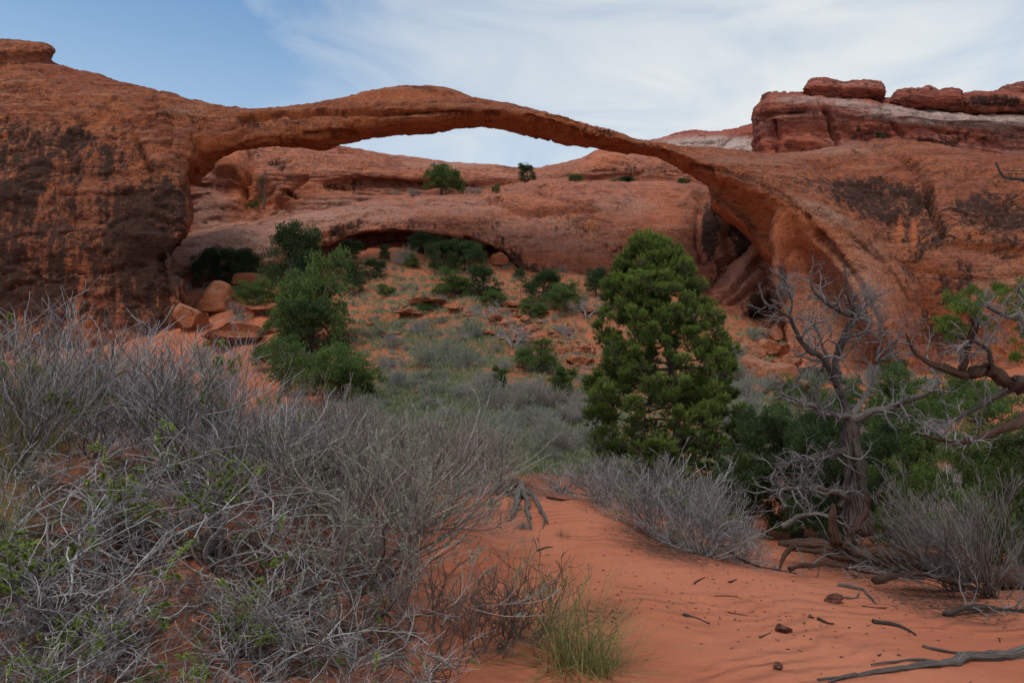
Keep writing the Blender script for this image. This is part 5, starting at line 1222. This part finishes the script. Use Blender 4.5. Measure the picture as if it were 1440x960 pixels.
# right-hand green junipers
def near_juniper(name, label, px, D, cl, mat, size, per, leaf, seed, trunk_pts):
    base = at(px, D); base.z -= .05; root = thing(name, label, 'tree', base, 'living junipers at the right')
    cs = np.array([P(x, y, D + d) - np.array(base) for x, y, d in cl])
    link('crown', clump_foliage(cs, size, per, leaf, mat, seed, 'crown'), root)
    rng = np.random.default_rng(seed); tb = [(path(trunk_pts, D, base), np.linspace(.12, .05, len(trunk_pts)))]
    for c in cs[::3]:
        s = tb[0][0][rng.integers(1, len(trunk_pts))]; m = (s + c) / 2 + rng.normal(0, .08, 3); tb.append((np.array([s, m, c]), (.03, .018, .006)))
    link('trunk', limb_mesh('trunk', tb, M_WOOD, .12, 8, seed), root)
rr_ = random.Random(3)
def scatter(box, n, dd):
    x0, y0, x1, y1 = box; return [(rr_.uniform(x0, x1), rr_.uniform(y0, y1), rr_.uniform(-dd, dd)) for _ in range(n)]
near_juniper('juniper_tree', 'bright green juniper filling the right edge behind the grey brush', 1430, 8.5, scatter((1345, 560, 1560, 650), 44, .6) + scatter((1340, 640, 1560, 755), 70, .6) + scatter((1370, 720, 1560, 810), 36, .6), M_JUN, .19, 170, .028, 5, [(1470, 860), (1460, 760, .2), (1450, 680, .2), (1460, 600, .2)])
near_juniper('juniper_tree', 'green juniper seen through the limbs between the dead juniper and the right edge', 1300, 13, scatter((1235, 560, 1350, 640), 26, .9) + scatter((1225, 620, 1330, 720), 26, .9), M_JUN, .24, 110, .05, 6, [(1290, 760), (1290, 700), (1285, 640), (1290, 590)])
near_juniper('juniper_tree', 'dark green juniper behind the left branches of the dead juniper', 1110, 12.5, scatter((1050, 590, 1185, 660), 34, .9) + scatter((1060, 650, 1190, 745), 38, .9), M_JUND, .24, 100, .05, 7, [(1120, 770), (1118, 700), (1110, 650), (1120, 610)])
near_juniper('juniper_tree', 'dark juniper mass right behind the trunk of the dead juniper', 1190, 11.0, scatter((1120, 590, 1260, 740), 60, .7), M_JUND, .22, 90, .046, 10, [(1195, 780), (1192, 700), (1190, 650)])
near_juniper('juniper_tree', 'low green juniper at the foot of the smooth orange hollow', 1180, 20.0, scatter((1090, 540, 1260, 600), 46, 1.0), M_JUN, .32, 80, .07, 12, [(1180, 640), (1182, 600), (1180, 570)])
near_juniper('juniper_tree', 'low green juniper in front of the right cliff, left of the leaning limb', 1300, 18.0, scatter((1240, 520, 1400, 590), 44, 1.0), M_JUN, .30, 80, .065, 13, [(1310, 640), (1312, 600), (1310, 560)])
near_juniper('juniper_tree', 'low yellow green juniper spray just right of the dead juniper trunk', 1255, 9.3, scatter((1225, 650, 1300, 760), 20, .4), M_JUNY, .13, 60, .030, 8, [(1262, 790), (1258, 740), (1256, 700)])
near_juniper('juniper_tree', 'shaded juniper skirt under the right side of the big pinyon', 1045, 12.0, scatter((1000, 640, 1085, 745), 34, .5), M_JUND, .20, 70, .042, 9, [(1045, 780), (1042, 720), (1040, 680)])

# ================================================================ foreground brush
rs = random.Random(11)
GA = twig_shrub(41, .95, .95, 24, M_TWIG2, .013, .04, .26, (5, 5), name='twiggy_shrub')
GB = twig_shrub(42, 1.05, .80, 24, M_TWIG2, .014, .01, .28, (5, 5), name='twiggy_shrub', leaf=M_LEAF, leafn=8000, leafsize=(.030, .0068), clusters=20)
GC = twig_shrub(43, .75, 1.1, 34, M_TWIG2, .007, .16, .12, (7, 7), name='twiggy_shrub', leaf=M_LEAF, leafn=4500, leafsize=(.027, .006), clusters=12, flat=.8)
SG = twig_shrub(44, .75, .95, 16, M_TWIGP, .016, .14, .15, (9, 10), name='sagebrush', leaf=M_SAGE, leafn=26000, leafsize=(.021, .0036), flat=.55, wood=M_TWIGD, fine=(.6, .5), spread=(.6, .45))
PK = twig_shrub(45, .70, .85, 40, M_TWIGP, .006, .22, .10, (8, 7), name='twiggy_shrub', leaf=M_PLUME, leafn=6000, leafsize=(.013, .0020), flat=.8, fine=(.5, .4), spread=(.4, .4))
GR = twig_shrub(46, .80, .85, 42, M_TWIG2, .008, .10, .16, (8, 7), name='twiggy_shrub', flat=.15, leaf=M_LEAF, leafn=1800, leafsize=(.02, .0045), clusters=7)
LN = twig_shrub(47, .8, 1.4, 26, M_TWIG, .010, .10, .09, (8, 7), name='twiggy_shrub', lean=(-.45, 0), flat=.75, fine=(.45, .4), spread=(.4, .4), leaf=M_SAGE, leafn=15000, leafsize=(.013, .0019), wood=M_TWIGD)
DK = twig_shrub(48, .55, .50, 14, M_TWIGD, .007, .08, .20, (6, 5), name='twiggy_shrub', flat=.25, leaf=M_LEAF, leafn=160, leafsize=(.02, .004), clusters=3)
GT1 = grass_tuft(51, 170, .95, .95, .0028, M_GRASS, base=.10, droop=-.03)
GT2 = grass_tuft(52, 150, .62, .45, .0022, M_GRASS)
GT4 = grass_tuft(54, 190, .75, .35, .0032, M_GRASS, base=.07, droop=-.13)
GT3 = grass_tuft(53, 140, .85, 1.05, .0018, M_STRAW, plume=M_PLUME, name='plume_grass', base=.12, droop=-.02)
def sh(p, px, D, sc, label, rz=None, dz=-.03, group='brush of the foreground', name=None):
    loc = at(px, D); loc.z += dz
    if not isinstance(sc, tuple) and p in (GA, GB, GC, PK, SG): sc = (sc * .95, sc * .95, sc * .72)
    p.put(loc, label, group, rs.uniform(0, 6.28) if rz is None else rz, sc, name=name)
sh(GC, 25, 4.6, (1.0, 1.0, .76), 'tall pale twiggy shrub at the left edge with yellow green sprigs')
sh(GC, 130, 5.8, (.95, .95, .66), 'upright pale shrub below the dark streaked abutment')
sh(GC, 268, 5.4, (1.1, 1.1, .80), 'broad silvery shrub below the lower buttress of the arch')
sh(GA, 350, 6.4, .95, 'silvery shrub in front of the flat slab boulder')
sh(PK, 440, 6.6, 1.0, 'pinkish grey shrub in front of the bright juniper pair')
sh(PK, 505, 8.2, 1.0, 'pinkish grey shrub right of the bright juniper pair')
sh(PK, 210, 7.6, 1.1, 'pinkish shrub behind the silvery shrubs at the left')
sh(GA, 70, 7.4, 1.2, 'hazy grey shrub behind the tall shrub at the left edge')
sh(GB, 305, 4.1, 1.0, 'big sprawling grey shrub with bright green leaf clusters, centre left')
sh(GB, 215, 4.0, .85, 'sprawling shrub with green leaves left of the biggest one')
sh(GB, 85, 3.3, .85, 'drooping grey shrub at the left edge, lower half')
sh(GA, 395, 3.9, .80, 'tangled grey shrub between the green leaved one and the sagebrush')
sh(GA, 150, 3.0, .60, 'bleached tangle of twigs hanging over the crumbling red bank')
sh(GB, 330, 2.75, .55, 'low tangle of bleached twigs over the dark soil at the bottom')
sh(GA, 460, 2.8, .50, 'low grey tangle at the bottom between the bank and the sand')
sh(GB, 40, 2.5, .50, 'low grey shrub in the bottom left corner')
sh(GB, 575, 3.05, .45, 'small grey shrub with a green sprig at the bottom, next to the sand')
sh(SG, 515, 4.3, 1.10, 'dark stemmed sagebrush with feathery grey tips, left of the sand', rz=.6, name='sagebrush')
sh(SG, 590, 5.6, .75, 'feathery sagebrush leaning over the sand edge', rz=2.2, name='sagebrush')
sh(SG, 560, 6.8, .95, 'soft grey sagebrush behind the dark stemmed one', rz=4, name='sagebrush')
sh(PK, 655, 7.6, .85, 'pale pink plumed shrub rising at the left end of the dune crest')
sh(SG, 620, 9.5, 1.0, 'sagebrush beyond the left end of the dune crest', name='sagebrush')
sh(SG, 470, 10.5, 1.1, 'sagebrush beyond the pinkish shrubs', name='sagebrush')
sh(SG, 545, 12, 1.1, 'sagebrush at the near edge of the valley floor', name='sagebrush')
sh(SG, 680, 12, .8, 'low sagebrush behind the dune left of the yellow tufts', name='sagebrush')
sh(GR, 930, 7.0, (.88, .88, .74), 'dense pale grey twiggy shrub on the dune crest in front of the pinyon')
sh(GR, 985, 6.5, .62, 'lower right skirt shrub of the pale grey twigs, spilling down the sand')
sh(GR, 845, 8.2, (.7, .7, .5), 'smaller pale grey shrub on the crest left of the dense one')
sh(GA, 790, 9.0, .62, 'thin grey shrub on the crest right of the root stump')
sh(GR, 1035, 7.6, .4, 'small grey shrub right of the dense one, at the shade edge')
sh(LN, 1385, 6.2, (.74, .74, .66), 'grey feathery shrub leaning left at the right edge of the sand', rz=0)
sh(LN, 1340, 6.9, (.68, .68, .55), 'grey feathery shrub behind the leaning one', rz=.15)
sh(LN, 1480, 5.3, .28, 'dark grey feathery shrub cut by the right edge', rz=-.1)
sh(DK, 690, 3.95, .72, 'small dark twiggy shrub on the sand, left of the grass tuft')
sh(DK, 735, 4.15, .80, 'thin dark twigs fanning out between the small shrub and the grass')
sh(DK, 615, 3.7, .9, 'dark twig shrub at the foot of the sagebrush')
sh(GT4, 800, 3.85, 1.1, 'arching green grass tuft on the sand near the bottom', group=None)
sh(GT4, 838, 3.8, .85, 'straw tinted grass tuft just right of the arching one', group=None)
sh(GT1, 30, 4.7, 1.1, 'tall yellow green grass standing behind the left edge shrub', group=None)
sh(GT1, 70, 5.6, 1.0, 'yellow green grass just right of the tallest grass at the left edge', group=None)
sh(GT1, 5, 3.6, .75, 'shorter yellow green grass cut by the left edge of the picture', group=None)
sh(GT3, 290, 6.0, .95, 'plumed pink grass rising out of the silvery shrub', group=None)
sh(GT3, 425, 5.6, .95, 'plumed pink grass beside the bright juniper pair', group=None)
sh(GT3, 465, 7.0, .9, 'short plumed grass in front of the bright junipers, right tuft', group=None)
sh(GT2, 675, 10.2, .85, 'yellow green tuft behind the root stump, left one', group=None)
sh(GT2, 700, 10.6, .8, 'yellow green tuft behind the root stump, right one', group=None)
sh(LS[0], 736, 6.3, .16, 'tiny round sage green plant alone on the sand below the roots', group=None, name='small_plant')
sh(DK, 790, 6.2, .14, 'tiny dark sprig on the sand right of the round plant', group=None)

for i, (px_, D_, s_, pr, lb) in enumerate([(-10, 3.0, .7, GA, 'grey tangle at the left edge in the middle'), (110, 2.7, .5, GB, 'low leafy tangle right of the bottom left corner'), 
     (380, 3.2, .6, GB, 'grey tangle with green tips left of the sagebrush stem'), (500, 3.4, .55, GA, 'thin grey tangle in front of the sagebrush stem'), (540, 2.7, .42, GB, 'small leafy tangle at the bottom beside the sand'),
     (180, 5.0, .8, GB, 'leafy grey shrub behind the sprawling ones'),
     (20, 4.0, .8, GA, 'dense grey shrub in front of the tall left edge shrub'), (460, 5.2, .8, PK, 'pinkish shrub behind the sagebrush stem'), (390, 5.0, .85, GC, 'upright pale shrub in front of the slab boulder and bright junipers')]):
    sh(pr, px_, D_, s_, lb)
# root stump with grey roots
def build_stump():
    D = 7.6; b = at(718, D); root = thing('root_stump', 'dark broken stump with pale grey bent roots on the dune crest', 'stump', b); rng = np.random.default_rng(4)
    st = [([(706, 722, .05), (705, 700, .1), (712, 684, .15), (728, 680, .1)], (.10, .11, .10, .05)), ([(716, 716), (722, 700), (734, 690, .05)], (.07, .08, .05)), ([(700, 716, .1), (696, 700, .15), (702, 688, .2)], (.05, .06, .02))]
    link('stump_wood', limb_mesh('stump_wood', [(path(p, D, b), r) for p, r in st], M_WOODB, .3, 12, 7), root)
    for i, (p, r) in enumerate([([(722, 684), (733, 692, -.12), (728, 708, -.2), (719, 729, -.25)], (.036, .040, .030, .012)), ([(732, 694, -.1), (739, 710, -.2), (742, 727, -.25), (746, 746, -.35)], (.028, .026, .020, .008)),
                                ([(736, 700, -.1), (752, 709, -.18), (760, 721, -.25), (770, 737, -.32)], (.026, .024, .019, .010)), ([(758, 716, -.2), (764, 728, -.25), (764, 744, -.3)], (.012, .009, .005))]):
        w3 = np.array([list(on_ground(q[0], q[1])) for q in p]) - np.array(b); w3[:, 2] += np.array(r) * 1.1 + np.linspace(.05, 0, len(r)); link('root', limb_mesh('root', [(w3, r)], M_GREYW, .12, 9, 30 + i), root)
    V, Fc = dead_twigs([(path(p, D, b), r) for p, r in st], rng, 8, .5, .006, 5, .25, 4, .1); link('twigs', mk_mesh('twigs', V, Fc, M_TWIGD), root)
build_stump()

# broken deadwood heaped along the log at the right
def deadwood(pts, r, label, D, mat):
    w = np.array([P(x, y, D + dd) for x, y, dd in pts]); g = ground_z(w[:, 0], w[:, 1]); w[:, 2] = np.maximum(w[:, 2], g + r * .6); b = w[len(w) // 2].copy()
    root = thing('dead_branch', label, 'branch', Vector(b), 'broken deadwood along the log'); rad = np.linspace(r, r * .35, len(w))
    link('branch_wood', limb_mesh('branch_wood', [(w - b, rad)], mat, .2, 9, int(pts[0][0])), root)
    V, Fc = dead_twigs([(w - b, rad)], np.random.default_rng(int(pts[0][0])), 14, .5, .007, 6, .3, 4, .15); me = mk_mesh('twigs', V, Fc, M_TWIG); setattr_f(me, 'tint', np.full(len(V), .25)); link('twigs', me, root)
deadwood([(1110, 800, -.1), (1150, 792, 0), (1200, 800, .0), (1262, 812, 0)], .022, 'dark crooked branch lying on the sand in front of the log, left end', 6.5, M_WOODB)
deadwood([(1230, 815, -.1), (1290, 806, 0), (1350, 822, .0), (1400, 838, 0)], .030, 'dark crooked branch lying in front of the log under the grey shrub', 6.2, M_WOODB)
deadwood([(1225, 760, .2), (1265, 742, .1), (1300, 750, 0), (1345, 775, -.1)], .028, 'arched brown branch propped on the log', 6.9, M_WOOD)
deadwood([(1330, 870, -.1), (1370, 850, 0), (1415, 862, .0), (1470, 880, 0)], .022, 'grey brown branch at the right edge below the grey shrub', 5.3, M_WOOD)
deadwood([(1100, 740, .5), (1140, 722, .4), (1180, 735, .3), (1215, 760, .2)], .030, 'grey fallen branch behind the left end of the log', 7.6, M_GREYW)
deadwood([(1010, 762, .3), (1050, 790, 0), (1090, 800, 0), (1120, 806, 0)], .014, 'dark thin branch between the grey dune shrub and the log', 6.8, M_WOODB)
# sticks, stones and litter on the sand
def stick(pts, r, label, mat=M_WOOD, dz=0.0):
    w3 = []
    for i, (x, y) in enumerate(pts):
        p = on_ground(x, y); w3.append([p.x, p.y, p.z])
    w3 = np.array(w3); b = w3.mean(0); t = np.linspace(r, r * .4, len(pts)); w3[:, 2] += t * .6 + dz
    me = limb_mesh('stick', [(w3 - b, t)], mat, .15, 8, int(pts[0][0]))
    o = link('stick', me); o.location = b; tag(o, label, 'stick', 'sticks lying on the sand'); return o
def bigbranch():
    pts = [(1150, 958), (1205, 951), (1262, 946), (1320, 938), (1375, 930), (1440, 921), (1500, 915)]
    w3 = np.array([list(on_ground(*p)) for p in pts]); b = w3[3].copy(); r = np.array([.006, .010, .013, .020, .030, .038, .042]); w3[:, 2] += r * .7
    root = thing('fallen_branch', 'long pale fallen branch along the bottom right edge of the sand', 'branch', Vector(b))
    link('branch_wood', limb_mesh('branch_wood', [(w3 - b, r)], M_GREYW, .18, 10, 5), root)
    for q in ([(1330, 936), (1290, 930), (1252, 934), (1225, 940)], [(1205, 951), (1180, 957), (1165, 965)]):
        w = np.array([list(on_ground(*p)) for p in q]); w[:, 2] += .012; link('side_branch', limb_mesh('side_branch', [(w - b, np.linspace(.010, .004, len(q)))], M_GREYW, .15, 8, 9), root)
bigbranch()
stick([(1178, 824), (1200, 828), (1215, 832), (1232, 850)], .020, 'forked grey stick beside the stone under the dead juniper', M_GREYW)
stick([(1190, 843), (1205, 840), (1210, 828)], .010, 'short side prong touching the forked grey stick', M_GREYW)
stick([(1228, 877), (1255, 880), (1275, 886), (1287, 894)], .020, 'curved brown stick on open sand at the right')
stick([(1150, 873), (1162, 877), (1173, 878)], .012, 'short dark stick between the two stones', M_WOODB)
stick([(1298, 910), (1320, 916), (1350, 921), (1376, 923)], .012, 'knobbly grey stick above the long fallen branch', M_GREYW)
stick([(962, 866), (978, 870), (998, 878)], .013, 'grey bent stick alone on the middle of the sand', M_WOOD)
stick([(1004, 838), (1030, 840), (1044, 843)], .004, 'thin twig above the grey bent stick', M_WOODB)
stick([(1024, 862), (1040, 864), (1052, 868)], .005, 'thin dark twig right of the grey bent stick', M_WOODB)
stick([(976, 822), (984, 816), (992, 812)], .007, 'little dark twig near the grey shrub litter', M_WOODB)
stick([(1025, 820), (1036, 815)], .010, 'stubby dark twig near the grey shrub litter', M_WOODB)
stick([(1068, 898), (1084, 890)], .006, 'small twig left of the red stone')
stick([(1213, 853), (1240, 856), (1262, 852)], .006, 'thin straight twig below the forked stick', M_WOODB)
stick([(1235, 922), (1243, 914)], .006, 'very short twig in the lower right of the sand')
stick([(780, 690), (800, 694), (830, 698), (846, 696)], .025, 'dark crooked root half buried on the dune crest', M_WOODB)
stick([(768, 700), (790, 705), (812, 702)], .016, 'thin crooked root below the half buried one', M_WOODB)
stick([(755, 776), (768, 770), (778, 770)], .007, 'small dark twig below the round plant', M_WOODB)
stick([(750, 757), (754, 768), (755, 778)], .005, 'pale splinter hanging below the roots', M_GREYW)
SM = []
for me_ in BM:
    m2 = me_.copy(); m2.materials.clear(); m2.materials.append(M_STONE); SM.append(m2)
for (x, y, wd, k, lb) in [(1101, 888, 28, 4, 'dark red stone, middle one of three on the sand'), (1094, 939, 24, 1, 'red stone, lowest of three on the sand'), (1172, 846, 30, 0, 'brown red stone, highest of three, beside the forked stick'), (1140, 870, 9, 2, 'small pink pebble between the stones'), (1206, 812, 12, 3, 'flat dark stone in the litter')]:
    p = on_ground(x, y); s = wd / 2 / F * p.y; o = link('stone', SM[k]); o.location = p + Vector((0, 0, s * .25)); o.scale = (s, s * .9, s * .95); o.rotation_euler = (.1, .15, x); tag(o, lb, 'stone', 'stones on the sand')

def litter():
    rng = np.random.default_rng(9); pos = []
    for (x, y, rx, ry, n) in [(960, 775, 90, 16, 500), (1215, 800, 90, 18, 800), (1320, 840, 110, 28, 1800), (1180, 800, 110, 16, 900), (765, 695, 50, 10, 200), (870, 740, 40, 20, 150), (700, 885, 60, 22, 250), (840, 870, 50, 20, 180), (1000, 850, 350, 70, 700), (300, 820, 260, 90, 1500)]:
        for _ in range(n // 2):
            xx = x + rng.normal(0, .45) * rx; yy = y + rng.normal(0, .5) * ry + (xx - x) * .18 * (x > 900)
            if yy > 690: pos.append((xx, yy))
    pts = []
    for x, y in pos:
        D = np.exp(np.linspace(math.log(1.5), math.log(12), 120)); q = P(np.full(120, x), np.full(120, y), D); b = q[:, 2] < ground_z(q[:, 0], D)
        if b.any(): k = int(b.argmax()); pts.append([q[k, 0], D[k]])
    pts = np.array(pts); Z = ground_z(pts[:, 0], pts[:, 1]); pos = np.stack([pts[:, 0], pts[:, 1], Z + .004], -1); n = len(pos)
    Vl, Fl = leaves(pos, rng.normal(0, 1, (n, 3)) * [1, 1, .15], rng.uniform(.012, .045, n), rng.uniform(.002, .007, n), rng)
    tag(link('leaf_litter', leaf_mesh('leaf_litter', Vl, [Fl], M_LITTER, np.repeat(rng.random(n), 4))), kind='stuff', label='dark fallen bits of bark and leaves strewn on the sand', cat='leaf litter')
litter()
